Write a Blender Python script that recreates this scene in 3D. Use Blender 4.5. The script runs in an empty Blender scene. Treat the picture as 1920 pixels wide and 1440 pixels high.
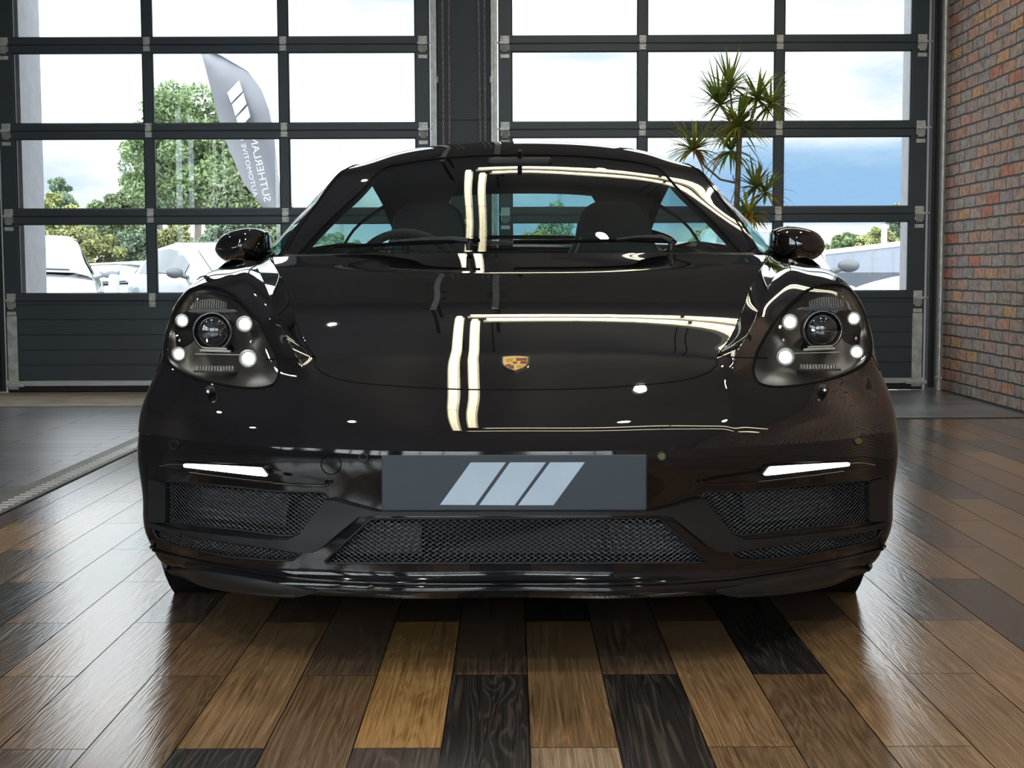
import bpy, bmesh, math, random
import numpy as np
from mathutils import Vector, Matrix
from mathutils.geometry import delaunay_2d_cdt
PI = math.pi
C = bpy.context.scene.collection
SC = bpy.context.scene
random.seed(7)
rng = np.random.default_rng(7)

# ---------------------------------------------------------------- camera
FPX = 2662.0                      # focal length in pixels of the 1920 px wide frame
CAM_Y, CAM_Z = -2.78, 0.81
PITCH, ROLL = math.radians(4.5), math.radians(-0.2)
cam_d = bpy.data.cameras.new('camera')
cam_d.sensor_fit = 'HORIZONTAL'; cam_d.sensor_width = 36.0
cam_d.lens = 36.0 * FPX / 1920.0
cam_d.clip_start = 0.05; cam_d.clip_end = 500
cam = bpy.data.objects.new('camera', cam_d); C.objects.link(cam)
cam.matrix_world = (Matrix.Translation((0, CAM_Y, CAM_Z)) @ Matrix.Rotation(PI/2 - PITCH, 4, 'X')
                    @ Matrix.Rotation(ROLL, 4, 'Z'))
SC.camera = cam

# ---------------------------------------------------------------- view
SC.view_settings.view_transform = 'Standard'
SC.view_settings.look = 'None'
SC.view_settings.gamma = 1.0
SC.view_settings.use_curve_mapping = False
SC.view_settings.exposure = 0.0
try:
    SC.cycles.use_denoising = True
    SC.cycles.max_bounces = 12
    SC.cycles.transparent_max_bounces = 24
    SC.cycles.sample_clamp_indirect = 6.0
    SC.cycles.caustics_reflective = False
    SC.cycles.caustics_refractive = False
except Exception:
    pass

# ---------------------------------------------------------------- sky
def N(nt, kind, **kw):
    n = nt.nodes.new(kind)
    for k, v in kw.items():
        if k in n.inputs.keys() if isinstance(k, str) else False:
            n.inputs[k].default_value = v
        else:
            setattr(n, k, v)
    return n
def ramp(nt, stops, interp='LINEAR'):
    r = nt.nodes.new('ShaderNodeValToRGB'); r.color_ramp.interpolation = interp
    e = r.color_ramp.elements
    while len(e) < len(stops): e.new(0.5)
    for i, (p, c) in enumerate(stops):
        e[i].position = p; e[i].color = (*c, 1) if len(c) == 3 else c
    return r
w = bpy.data.worlds.new('cloudy_sky'); SC.world = w; w.use_nodes = True
nt = w.node_tree; nt.nodes.clear()
tc = N(nt, 'ShaderNodeTexCoord')
mp = N(nt, 'ShaderNodeMapping'); mp.inputs['Scale'].default_value = (1.6, 1.6, 5.0); mp.inputs['Location'].default_value = (0.35, 0.2, 0.55)
nz = N(nt, 'ShaderNodeTexNoise'); nz.inputs['Scale'].default_value = 2.2; nz.inputs['Detail'].default_value = 7; nz.inputs['Roughness'].default_value = 0.55
nt.links.new(tc.outputs['Generated'], mp.inputs['Vector']); nt.links.new(mp.outputs['Vector'], nz.inputs['Vector'])
sep = N(nt, 'ShaderNodeSeparateXYZ'); nt.links.new(tc.outputs['Generated'], sep.inputs[0])
# more blue gaps low in the sky and towards +x, bright cloud above
elev = N(nt, 'ShaderNodeMapRange'); elev.inputs['From Min'].default_value = 0.02; elev.inputs['From Max'].default_value = 0.11
elev.inputs['To Min'].default_value = -0.10; elev.inputs['To Max'].default_value = 0.16
nt.links.new(sep.outputs['Z'], elev.inputs['Value'])
addn = N(nt, 'ShaderNodeMath', operation='ADD'); nt.links.new(nz.outputs['Fac'], addn.inputs[0]); nt.links.new(elev.outputs[0], addn.inputs[1])
def rng_(sock, a, b, c, d):
    m_ = N(nt, 'ShaderNodeMapRange'); m_.inputs['From Min'].default_value = a; m_.inputs['From Max'].default_value = b
    m_.inputs['To Min'].default_value = c; m_.inputs['To Max'].default_value = d; nt.links.new(sock, m_.inputs['Value']); return m_.outputs[0]
def mth_(op, a, b):
    m_ = N(nt, 'ShaderNodeMath', operation=op)
    for i_, q_ in enumerate((a, b)):
        if isinstance(q_, (int, float)): m_.inputs[i_].default_value = q_
        else: nt.links.new(q_, m_.inputs[i_])
    return m_.outputs[0]
# a bank of cloud on the left, a blue gap low on the right with bright cloud under it
left_ = rng_(sep.outputs['X'], -0.12, -0.24, 0.0, 0.16)
gap_ = mth_('MULTIPLY', rng_(mth_('ABSOLUTE', mth_('SUBTRACT', sep.outputs['Z'], 0.068), 0.0), 0.012, 0.030, -0.20, 0.0), rng_(sep.outputs['X'], 0.10, 0.18, 0.0, 1.0))
low_ = mth_('MULTIPLY', rng_(sep.outputs['Z'], 0.038, 0.028, 0.0, 0.22), rng_(sep.outputs['X'], 0.05, 0.15, 0.0, 1.0))
tot_ = mth_('ADD', mth_('ADD', addn.outputs[0], left_), mth_('ADD', gap_, low_))
cr = ramp(nt, [(0.34, (0.36, 0.62, 0.96)), (0.46, (0.60, 0.83, 1.08)), (0.54, (1.0, 1.08, 1.15)), (0.68, (1.75, 1.85, 1.95))])
nt.links.new(tot_, cr.inputs[0])
# sky behind the viewer turned up as added fill; the zenith too is brighter than the horizon beyond the doors
zen = N(nt, 'ShaderNodeMapRange'); zen.inputs['From Min'].default_value = 0.22; zen.inputs['From Max'].default_value = 0.8
zen.inputs['To Min'].default_value = 1.0; zen.inputs['To Max'].default_value = 2.6; nt.links.new(sep.outputs['Z'], zen.inputs['Value'])
back_fill = N(nt, 'ShaderNodeMapRange'); back_fill.inputs['From Min'].default_value = 0.15; back_fill.inputs['From Max'].default_value = -0.45
back_fill.inputs['To Min'].default_value = 0.0; back_fill.inputs['To Max'].default_value = 3.4; nt.links.new(sep.outputs['Y'], back_fill.inputs['Value'])
stg = N(nt, 'ShaderNodeMath', operation='ADD'); nt.links.new(zen.outputs[0], stg.inputs[0]); nt.links.new(back_fill.outputs[0], stg.inputs[1])
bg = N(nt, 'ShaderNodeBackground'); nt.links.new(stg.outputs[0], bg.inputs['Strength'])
nt.links.new(cr.outputs[0], bg.inputs['Color'])
wo = N(nt, 'ShaderNodeOutputWorld'); nt.links.new(bg.outputs[0], wo.inputs['Surface'])

# ---------------------------------------------------------------- pixel helpers (frame 1920 x 1440, no roll)
cp, sp = math.cos(PITCH), math.sin(PITCH)
def unproj(px, py, Y):
    dx, dy = (px-960)/FPX, (720-py)/FPX
    d = (dx, cp + dy*sp, -sp + dy*cp)
    t = (Y - CAM_Y)/d[1]
    return Vector((d[0]*t, Y, CAM_Z + d[2]*t))
def proj_np(P):                   # P (n,3) -> hw from the centre line, py
    D = P[:, 1]-CAM_Y; dz = P[:, 2]-CAM_Z
    zc = D*cp - dz*sp; yc = D*sp + dz*cp
    return np.stack([FPX*P[:, 0]/zc, 720 - FPX*yc/zc], 1)

# ---------------------------------------------------------------- object helpers
def tag(o, label=None, cat=None, group=None, kind=None):
    if label: o['label'] = label
    if cat: o['category'] = cat
    if group: o['group'] = group
    if kind: o['kind'] = kind
    return o
def empty(name, loc=(0, 0, 0), parent=None, rz=0.0):
    o = bpy.data.objects.new(name, None); C.objects.link(o)
    o.location = loc; o.rotation_euler = (0, 0, rz); o.empty_display_size = 0.1
    if parent: o.parent = parent
    return o
class MB:
    def __init__(s): s.v = []; s.f = []; s.sm = []
    def add(s, vs, fs, smooth=False):
        b = len(s.v); s.v += [tuple(p) for p in vs]
        for f in fs: s.f.append(tuple(i+b for i in f)); s.sm.append(smooth)
        return s
    def box(s, x0, x1, y0, y1, z0, z1):
        vs = [(x, y, z) for x in (x0, x1) for y in (y0, y1) for z in (z0, z1)]
        return s.add(vs, [(0, 1, 3, 2), (4, 6, 7, 5), (0, 4, 5, 1), (2, 3, 7, 6), (0, 2, 6, 4), (1, 5, 7, 3)])
    def bev(s, x0, x1, y0, y1, z0, z1, b=0.004):
        bm = bmesh.new(); bmesh.ops.create_cube(bm, size=1)
        for v in bm.verts:
            v.co = ((x0+x1)/2+v.co.x*(x1-x0), (y0+y1)/2+v.co.y*(y1-y0), (z0+z1)/2+v.co.z*(z1-z0))
        bmesh.ops.bevel(bm, geom=bm.edges[:], offset=b, segments=2, affect='EDGES', profile=0.5)
        bm.verts.index_update()
        s.add([v.co[:] for v in bm.verts], [[v.index for v in f.verts] for f in bm.faces]); bm.free(); return s
    def tube(s, pts, r, n=8, caps=True, smooth=True):
        pts = [Vector(p) for p in pts]; m = len(pts)
        rs = r if hasattr(r, '__len__') else [r]*m
        up = None; vs = []
        for i, p in enumerate(pts):
            t = (pts[min(i+1, m-1)]-pts[max(i-1, 0)]).normalized()
            if up is None:
                up = Vector((0, 0, 1)) if abs(t.z) < 0.9 else Vector((1, 0, 0))
            a = t.cross(up).normalized(); bb = a.cross(t).normalized(); up = bb
            for k in range(n):
                th = 2*PI*k/n; vs.append(p + a*math.cos(th)*rs[i] + bb*math.sin(th)*rs[i])
        fs = [(i*n+k, i*n+(k+1) % n, (i+1)*n+(k+1) % n, (i+1)*n+k) for i in range(m-1) for k in range(n)]
        s.add(vs, fs, smooth)
        if caps: s.add(vs[:n], [tuple(range(n-1, -1, -1))]); s.add(vs[-n:], [tuple(range(n))])
        return s
    def lathe(s, prof, axis='z', c=(0, 0, 0), n=32, smooth=True):   # prof [(r, h)]
        vs = []
        for r, h in prof:
            for k in range(n):
                a = 2*PI*k/n; x, y = r*math.cos(a), r*math.sin(a)
                p = {'z': (x, y, h), 'x': (h, x, y), 'y': (x, h, y)}[axis]
                vs.append((c[0]+p[0], c[1]+p[1], c[2]+p[2]))
        m = len(prof)
        fs = [(i*n+k, i*n+(k+1) % n, (i+1)*n+(k+1) % n, (i+1)*n+k) for i in range(m-1) for k in range(n)]
        return s.add(vs, fs, smooth)
    def prism(s, poly, d, smooth=False):      # poly: 3d points in order, d: extrusion vector
        poly = [Vector(p) for p in poly]; n = len(poly); d = Vector(d)
        vs = poly + [p+d for p in poly]
        return s.add(vs, [tuple(range(n)), tuple(range(2*n-1, n-1, -1))] + [(i, i+n, (i+1) % n+n, (i+1) % n) for i in range(n)], smooth)
    def sphere(s, c, r, nu=20, nv=12):
        r = r if hasattr(r, '__len__') else (r, r, r)
        vs = [(c[0]+r[0]*math.sin(PI*j/nv)*math.cos(2*PI*i/nu), c[1]+r[1]*math.sin(PI*j/nv)*math.sin(2*PI*i/nu), c[2]+r[2]*math.cos(PI*j/nv)) for j in range(nv+1) for i in range(nu)]
        return s.add(vs, [(j*nu+i, (j+1)*nu+i, (j+1)*nu+(i+1) % nu, j*nu+(i+1) % nu) for j in range(nv) for i in range(nu)], True)
    def grid(s, P, smooth=True):              # P (m,n,3)
        m, n = P.shape[:2]
        return s.add([tuple(p) for p in P.reshape(-1, 3)], [(i*n+j, i*n+j+1, (i+1)*n+j+1, (i+1)*n+j) for i in range(m-1) for j in range(n-1)], smooth)
    def build(s, name, mat, parent=None, recalc=True):
        me = bpy.data.meshes.new(name); me.from_pydata(s.v, [], s.f)
        me.polygons.foreach_set('use_smooth', s.sm)
        if recalc:
            bm = bmesh.new(); bm.from_mesh(me); bmesh.ops.recalc_face_normals(bm, faces=bm.faces[:]); bm.to_mesh(me); bm.free()
        o = bpy.data.objects.new(name, me); C.objects.link(o)
        if mat: me.materials.append(mat)
        if parent: o.parent = parent
        return o
def copy_tree(o, parent=None):
    c = o.copy(); C.objects.link(c); c.parent = parent
    for ch in list(o.children): copy_tree(ch, c)
    return c

# ---------------------------------------------------------------- materials
def mat(name, col=(0.5, 0.5, 0.5), rough=0.5, metal=0.0, coat=0.0, ior=1.5, emit=None, es=0.0, var=0.06, vscale=6.0, bump=0.0, bscale=60.0, spec=None):
    m = bpy.data.materials.new(name); m.use_nodes = True
    nt = m.node_tree; b = nt.nodes['Principled BSDF']
    b.inputs['Roughness'].default_value = rough; b.inputs['Metallic'].default_value = metal
    b.inputs['IOR'].default_value = ior; b.inputs['Coat Weight'].default_value = coat
    if spec is not None: b.inputs['Specular IOR Level'].default_value = spec
    tc = N(nt, 'ShaderNodeTexCoord')
    if var > 0:
        n = N(nt, 'ShaderNodeTexNoise'); n.inputs['Scale'].default_value = vscale; n.inputs['Detail'].default_value = 4
        nt.links.new(tc.outputs['Object'], n.inputs['Vector'])
        lo = [max(0, c*(1-var)) for c in col]; hi = [min(1, c*(1+var)) for c in col]
        r = ramp(nt, [(0.3, lo), (0.7, hi)]); nt.links.new(n.outputs['Fac'], r.inputs[0]); nt.links.new(r.outputs[0], b.inputs['Base Color'])
    else:
        b.inputs['Base Color'].default_value = (*col, 1)
    if bump > 0:
        n2 = N(nt, 'ShaderNodeTexNoise'); n2.inputs['Scale'].default_value = bscale; n2.inputs['Detail'].default_value = 3
        nt.links.new(tc.outputs['Object'], n2.inputs['Vector'])
        bp = N(nt, 'ShaderNodeBump'); bp.inputs['Strength'].default_value = bump; bp.inputs['Distance'].default_value = 0.01
        nt.links.new(n2.outputs['Fac'], bp.inputs['Height']); nt.links.new(bp.outputs[0], b.inputs['Normal'])
    if emit: b.inputs['Emission Color'].default_value = (*emit, 1); b.inputs['Emission Strength'].default_value = es
    return m
def leaf_mat(name, col, var, vscale):
    m = mat(name, col, 0.45, var=var, vscale=vscale); nt = m.node_tree; b = nt.nodes['Principled BSDF']; out = nt.nodes['Material Output']
    tl = N(nt, 'ShaderNodeBsdfTranslucent'); mx = N(nt, 'ShaderNodeMixShader'); mx.inputs[0].default_value = 0.45
    src = b.inputs['Base Color'].links[0].from_socket; nt.links.new(src, tl.inputs['Color'])
    nt.links.new(b.outputs[0], mx.inputs[1]); nt.links.new(tl.outputs[0], mx.inputs[2]); nt.links.new(mx.outputs[0], out.inputs['Surface'])
    return m
def glass(name, tint=(0.9, 0.95, 0.93), ior=1.5, rough=0.0, boost=1.0):
    """thin sheet of glass: clear with the reflection of its surface"""
    m = bpy.data.materials.new(name); m.use_nodes = True
    nt = m.node_tree; nt.nodes.clear()
    tr = N(nt, 'ShaderNodeBsdfTransparent'); tr.inputs['Color'].default_value = (*tint, 1)
    gl = N(nt, 'ShaderNodeBsdfGlossy'); gl.inputs['Roughness'].default_value = rough
    fr = N(nt, 'ShaderNodeFresnel'); fr.inputs['IOR'].default_value = ior
    mu = N(nt, 'ShaderNodeMath', operation='MULTIPLY'); mu.inputs[1].default_value = boost; mu.use_clamp = True
    geo = N(nt, 'ShaderNodeNewGeometry')          # same reflectance from either side of the sheet
    sel = N(nt, 'ShaderNodeMix'); sel.data_type = 'FLOAT'; sel.inputs[2].default_value = ior; sel.inputs[3].default_value = 1.0/ior
    nt.links.new(geo.outputs['Backfacing'], sel.inputs[0])
    nt.links.new(sel.outputs[0], fr.inputs['IOR'])
    mx = N(nt, 'ShaderNodeMixShader')
    nt.links.new(fr.outputs[0], mu.inputs[0]); nt.links.new(mu.outputs[0], mx.inputs[0])
    nt.links.new(tr.outputs[0], mx.inputs[1]); nt.links.new(gl.outputs[0], mx.inputs[2])
    ou = N(nt, 'ShaderNodeOutputMaterial'); nt.links.new(mx.outputs[0], ou.inputs['Surface'])
    return m
M = {}
M['paint'] = mat('black_gloss_paint', (0.007, 0.0065, 0.0075), 0.02, coat=1.0, ior=1.55, var=0.0)
M['paint'].node_tree.nodes['Principled BSDF'].inputs['Coat Roughness'].default_value = 0.0
M['gloss'] = mat('black_gloss_plastic', (0.006, 0.006, 0.007), 0.06, ior=1.5, var=0.0)
M['satin'] = mat('satin_black_plastic', (0.0065, 0.0072, 0.0085), 0.48, var=0.05)
M['matte'] = mat('matte_black', (0.005, 0.005, 0.006), 0.8, var=0.1, spec=0.08)
M['rubber'] = mat('black_rubber', (0.012, 0.012, 0.012), 0.6, var=0.1)
M['mesh'] = mat('grille_wire', (0.075, 0.08, 0.088), 0.35, var=0.1)
M['radiator'] = mat('radiator_fins', (0.012, 0.016, 0.022), 0.6, var=0.2, vscale=40)
M['inlet'] = mat('dark_duct', (0.006, 0.007, 0.009), 0.7, var=0.1)
M['plate'] = mat('slate_show_plate', (0.022, 0.034, 0.047), 0.5, var=0.05)
M['silver'] = mat('brushed_silver_foil', (0.33, 0.40, 0.47), 0.4, metal=0.5, var=0.10, vscale=8)
M['chrome'] = mat('chrome', (0.75, 0.77, 0.8), 0.08, metal=1.0, var=0.0)
M['smoke'] = mat('lamp_housing_grey', (0.016, 0.0155, 0.015), 0.3, var=0.15)
M['flute'] = mat('fluted_reflector', (0.34, 0.35, 0.34), 0.25, metal=0.4, var=0.2, vscale=60)
M['lampglass'] = glass('lamp_cover', (0.93, 0.93, 0.91), 1.5)
M['lens'] = mat('projector_lens', (0.015, 0.017, 0.02), 0.02, coat=1.0, ior=1.7, var=0.0)
M['led'] = mat('lit_led', (1, 1, 1), 0.3, emit=(1.0, 1.0, 0.93), es=7.0, var=0.0)
M['drl'] = mat('lit_light_bar', (1, 1, 1), 0.3, emit=(0.95, 1.0, 0.93), es=4.5, var=0.0)
M['windshield'] = glass('laminated_windscreen', (0.62, 0.74, 0.71), 1.48, boost=1.6)
M['carglass'] = glass('tinted_car_glass', (0.60, 0.86, 0.86), 1.28)
M['leather'] = mat('charcoal_leather', (0.028, 0.032, 0.034), 0.5, var=0.1, bump=0.1, bscale=150)
M['trimcloth'] = mat('dark_headlining', (0.022, 0.023, 0.024), 0.9, var=0.1)
M['alloy'] = mat('dark_alloy', (0.05, 0.05, 0.055), 0.3, metal=0.8, var=0.05)
M['gold'] = mat('badge_gold', (0.78, 0.50, 0.16), 0.3, metal=0.25, var=0.12, vscale=400)
M['badgered'] = mat('badge_red', (0.30, 0.045, 0.035), 0.3, var=0.1)
M['badgeblack'] = mat('badge_black', (0.02, 0.015, 0.01), 0.3, var=0.1)
M['mirror'] = mat('mirror_glass', (0.8, 0.8, 0.8), 0.02, metal=1.0, var=0.0)
M['door'] = mat('slate_door_paint', (0.045, 0.062, 0.074), 0.38, var=0.12, vscale=2)
M['doordark'] = mat('door_groove', (0.008, 0.011, 0.013), 0.5, var=0.1)
M['pane'] = glass('door_pane', (0.97, 0.985, 0.98), 1.45)
M['zinc'] = mat('galvanised_steel', (0.60, 0.61, 0.58), 0.38, metal=0.35, var=0.2, vscale=25)
M['scuffed'] = mat('scuffed_galvanised_plate', (0.58, 0.60, 0.58), 0.45, metal=0.2, var=0.3, vscale=18)
M['pillar'] = mat('anthracite_cladding', (0.055, 0.068, 0.084), 0.5, var=0.08, vscale=2)
M['chain'] = mat('steel_chain', (0.42, 0.42, 0.40), 0.35, metal=0.3, var=0.3, vscale=40)
M['alu'] = mat('mill_aluminium', (0.62, 0.65, 0.68), 0.35, metal=0.4, var=0.1)
M['ceiling'] = mat('dark_grey_ceiling', (0.30, 0.31, 0.36), 0.8, var=0.06, vscale=1.5)
M['wallgrey'] = mat('grey_wall', (0.16, 0.155, 0.155), 0.8, var=0.06)
M['tube'] = mat('lit_led_tube', (1, 1, 1), 0.4, emit=(1.0, 0.89, 0.58), es=7.0, var=0.0)
M['spotlit'] = mat('lit_downlight', (1, 1, 1), 0.4, emit=(1.0, 0.92, 0.8), es=50.0, var=0.0)
M['white'] = mat('white_enamel', (0.75, 0.75, 0.74), 0.4, var=0.03)
M['dark'] = mat('dark_steel', (0.02, 0.02, 0.022), 0.5, var=0.1)
# ================================================================ the room
WALL_Y, WALL_X, LEFT_X, BACK_Y, CEIL = 6.87, 2.92, -4.6, -8.0, 3.7

# ---------------------------------------------------------------- LED tubes under the ceiling (the room's lamps)
TZ = 3.05
def led_tube(p0, p1, label, segs):
    t = empty('led_tube_light', ((p0[0]+p1[0])/2, (p0[1]+p1[1])/2, TZ))
    d = Vector(p1)-Vector(p0); L = d.length; u = d/L
    o = Vector(p0)-Vector(t.location)
    seg = L/segs
    for k in range(segs):
        MB().tube([o+u*(k*seg+0.02), o+u*((k+1)*seg-0.02)], 0.020, 12).build('lit_tube', M['tube'], t)
    b = MB(); nrm = Vector((-u.y, u.x, 0))*0.03
    a0, a1 = o, o+u*L
    b.prism([a0+nrm+Vector((0, 0, .04)), a1+nrm+Vector((0, 0, .04)), a1-nrm+Vector((0, 0, .04)), a0-nrm+Vector((0, 0, .04))], (0, 0, .03))
    b.build('mounting_rail', M['white'], t)
    for k in range(segs+1):
        q = o+u*min(max(k*seg, .05), L-.05)
        MB().tube([q+Vector((0, 0, .07)), Vector((q.x, q.y, CEIL-TZ-.002))], 0.006, 6).build('drop_rod', M['dark'], t)
    tag(t, label, 'ceiling light', None)
    return t
TX0, TX1 = -0.335, -0.232           # outer / inner run along the car
TYF, TYN = 4.62, 0.75              # far and near runs across the room
led_tube((TX0, TYN-.12, TZ), (TX0, TYF, TZ), 'long lit LED tube hanging lengthwise over the car, outer of the pair', 3)
led_tube((TX1, TYN+.14, TZ), (TX1, TYF-.16, TZ), 'long lit LED tube hanging lengthwise over the car, inner of the pair', 3)
led_tube((TX0+.05, TYF+.04, TZ), (2.6, TYF+.04, TZ), 'lit LED tube hanging crosswise, the one closest to the glazed doors', 2)
led_tube((TX1+.05, TYF-.15, TZ), (2.6, TYF-.15, TZ), 'lit LED tube hanging crosswise, just in front of the one by the doors', 2)
led_tube((TX0+.05, TYN-.17, TZ), (2.6, TYN-.17, TZ), 'lit LED tube hanging crosswise, closest to the car nose', 2)
led_tube((TX1+.05, TYN+.10, TZ), (2.6, TYN+.10, TZ), 'lit LED tube hanging crosswise, second from the car nose', 2)

# ---------------------------------------------------------------- downlights
def downlight(x, y, label, power=0):
    t = empty('ceiling_downlight', (x, y, CEIL))
    MB().lathe([(0.075, 0), (0.075, -0.012), (0.048, -0.016), (0.042, -0.004)], n=24).build('trim_ring', M['white'], t)
    MB().lathe([(0.042, -0.005), (0.0005, -0.005)], n=24).build('lit_lens', M['spotlit'], t)
    if power:
        ld = bpy.data.lights.new('downlight_beam', 'SPOT'); ld.energy = power; ld.color = (1.0, 0.90, 0.76)
        ld.spot_size = math.radians(110); ld.spot_blend = 0.8; ld.shadow_soft_size = 0.06
        lo = bpy.data.objects.new('downlight_beam', ld); C.objects.link(lo); lo.parent = t; lo.location = (0, 0, -0.03)
    tag(t, label, 'ceiling light', 'recessed downlights')
    return t
for iy, y in enumerate((-4.6, -2.6, -0.9, 1.5, 3.0, 5.6)):
    for ix, x in enumerate((-3.2, -1.5, 0.75, 2.2)):
        downlight(x, y, 'round recessed ceiling downlight', 75 if y < 1 else 30)

# ---------------------------------------------------------------- floor
def attr_mesh(name, quads, cols, rnds, mt):
    me = bpy.data.meshes.new(name)
    vs = [p for q in quads for p in q]
    me.from_pydata(vs, [], [(4*i, 4*i+1, 4*i+2, 4*i+3) for i in range(len(quads))])
    ca = me.color_attributes.new('tone', 'FLOAT_COLOR', 'CORNER')
    arr = np.zeros((len(quads)*4, 4), np.float32)
    for i, (c, r) in enumerate(zip(cols, rnds)): arr[4*i:4*i+4] = (*c, r)
    ca.data.foreach_set('color', arr.ravel())
    o = bpy.data.objects.new(name, me); C.objects.link(o); me.materials.append(mt); return o
def wood_mat(name, along='y', rough=0.3, contrast=1.0, bumps=0.3):
    m = bpy.data.materials.new(name); m.use_nodes = True; nt = m.node_tree; b = nt.nodes['Principled BSDF']
    at = N(nt, 'ShaderNodeAttribute'); at.attribute_name = 'tone'
    tc = N(nt, 'ShaderNodeTexCoord')
    off = N(nt, 'ShaderNodeVectorMath', operation='ADD')
    sc = N(nt, 'ShaderNodeMath', operation='MULTIPLY'); sc.inputs[1].default_value = 37.0
    cb = N(nt, 'ShaderNodeCombineXYZ')
    nt.links.new(at.outputs['Alpha'], sc.inputs[0])
    for i in range(3): nt.links.new(sc.outputs[0], cb.inputs[i])
    nt.links.new(tc.outputs['Object'], off.inputs[0]); nt.links.new(cb.outputs[0], off.inputs[1])
    mp = N(nt, 'ShaderNodeMapping'); mp.inputs['Scale'].default_value = (10, 0.7, 1) if along == 'y' else (0.7, 10, 1)
    nt.links.new(off.outputs[0], mp.inputs['Vector'])
    n1 = N(nt, 'ShaderNodeTexNoise'); n1.inputs['Scale'].default_value = 1.3; n1.inputs['Detail'].default_value = 3; n1.inputs['Distortion'].default_value = 0.6
    nt.links.new(mp.outputs[0], n1.inputs['Vector'])
    rings = N(nt, 'ShaderNodeMath', operation='MULTIPLY'); rings.inputs[1].default_value = 105.0
    nt.links.new(n1.outputs['Fac'], rings.inputs[0])
    sn = N(nt, 'ShaderNodeMath', operation='SINE'); nt.links.new(rings.outputs[0], sn.inputs[0])
    mp2 = N(nt, 'ShaderNodeMapping'); mp2.inputs['Scale'].default_value = (330, 3.5, 1) if along == 'y' else (3.5, 330, 1)
    nt.links.new(off.outputs[0], mp2.inputs['Vector'])
    n2 = N(nt, 'ShaderNodeTexNoise'); n2.inputs['Scale'].default_value = 1.0; n2.inputs['Detail'].default_value = 4
    nt.links.new(mp2.outputs[0], n2.inputs['Vector'])
    st = N(nt, 'ShaderNodeMapRange'); st.inputs['From Min'].default_value = 0.30; st.inputs['From Max'].default_value = 0.70; nt.links.new(n2.outputs['Fac'], st.inputs['Value'])
    n3 = N(nt, 'ShaderNodeTexNoise'); n3.inputs['Scale'].default_value = 5.0; n3.inputs['Detail'].default_value = 2
    nt.links.new(off.outputs[0], n3.inputs['Vector'])
    g = N(nt, 'ShaderNodeMath', operation='MULTIPLY_ADD'); g.inputs[1].default_value = 0.13*contrast; g.inputs[2].default_value = 0.30
    nt.links.new(sn.outputs[0], g.inputs[0])
    g2 = N(nt, 'ShaderNodeMath', operation='MULTIPLY_ADD'); g2.inputs[1].default_value = 0.62*contrast; nt.links.new(st.outputs[0], g2.inputs[0]); nt.links.new(g.outputs[0], g2.inputs[2])
    g3 = N(nt, 'ShaderNodeMath', operation='MULTIPLY_ADD'); g3.inputs[1].default_value = 0.5; nt.links.new(n3.outputs['Fac'], g3.inputs[0]); nt.links.new(g2.outputs[0], g3.inputs[2])
    mul = N(nt, 'ShaderNodeVectorMath', operation='SCALE'); nt.links.new(at.outputs['Color'], mul.inputs[0]); nt.links.new(g3.outputs[0], mul.inputs['Scale'])
    # limed pores: thin pale lines that follow the grain
    pw_ = N(nt, 'ShaderNodeMapRange'); pw_.inputs['From Min'].default_value = 0.55; pw_.inputs['From Max'].default_value = 0.95; pw_.inputs['To Max'].default_value = 0.30
    nt.links.new(sn.outputs[0], pw_.inputs['Value'])
    pm = N(nt, 'ShaderNodeMath', operation='MULTIPLY'); nt.links.new(pw_.outputs[0], pm.inputs[0]); nt.links.new(n2.outputs['Fac'], pm.inputs[1])
    li = N(nt, 'ShaderNodeMix'); li.data_type = 'RGBA'; li.inputs[7].default_value = (0.34, 0.27, 0.20, 1)
    nt.links.new(pm.outputs[0], li.inputs[0]); nt.links.new(mul.outputs[0], li.inputs[6])
    nt.links.new(li.outputs[2], b.inputs['Base Color'])
    ro = N(nt, 'ShaderNodeMath', operation='MULTIPLY_ADD'); ro.inputs[1].default_value = 0.12; ro.inputs[2].default_value = rough-0.06
    nt.links.new(n2.outputs['Fac'], ro.inputs[0]); nt.links.new(ro.outputs[0], b.inputs['Roughness'])
    bs = N(nt, 'ShaderNodeMath', operation='MULTIPLY_ADD'); bs.inputs[1].default_value = 0.25; nt.links.new(sn.outputs[0], bs.inputs[0]); nt.links.new(n2.outputs['Fac'], bs.inputs[2])
    bp = N(nt, 'ShaderNodeBump'); bp.inputs['Strength'].default_value = bumps; bp.inputs['Distance'].default_value = 0.002
    nt.links.new(bs.outputs[0], bp.inputs['Height']); nt.links.new(bp.outputs[0], b.inputs['Normal']); nt.links.new(bp.outputs[0], b.inputs['Coat Normal'])
    b.inputs['IOR'].default_value = 1.55; b.inputs['Coat Weight'].default_value = 1.0; b.inputs['Coat IOR'].default_value = 2.0; b.inputs['Coat Roughness'].default_value = rough
    return m
M['wood'] = wood_mat('oak_vinyl_planks', 'y', 0.17, 1.3, 0.10)
M['woodx'] = wood_mat('grey_vinyl_planks', 'x', 0.30, 1.0, 0.2)
TONES = {'gold': (0.42, 0.245, 0.090), 'oak': (0.26, 0.160, 0.078), 'mid': (0.19, 0.117, 0.062), 'brown': (0.130, 0.088, 0.058),
         'umber': (0.088, 0.064, 0.048), 'dark': (0.034, 0.031, 0.030), 'pale': (0.31, 0.22, 0.135), 'slate': (0.062, 0.062, 0.065), 'steel': (0.125, 0.14, 0.165), 'ash': (0.10, 0.11, 0.125)}  # steel is lightened and blued to carry sky glare on the left planks
PW, PL, GAP = 0.1515, 0.88, 0.0012
quads, cols, rnds = [], [], []
STRIP_X, TRANS_Y = -1.80, 5.0
def quad(x0, x1, y0, y1, z=0.0): return [(x0, y0, z), (x1, y0, z), (x1, y1, z), (x0, y1, z)]
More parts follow.
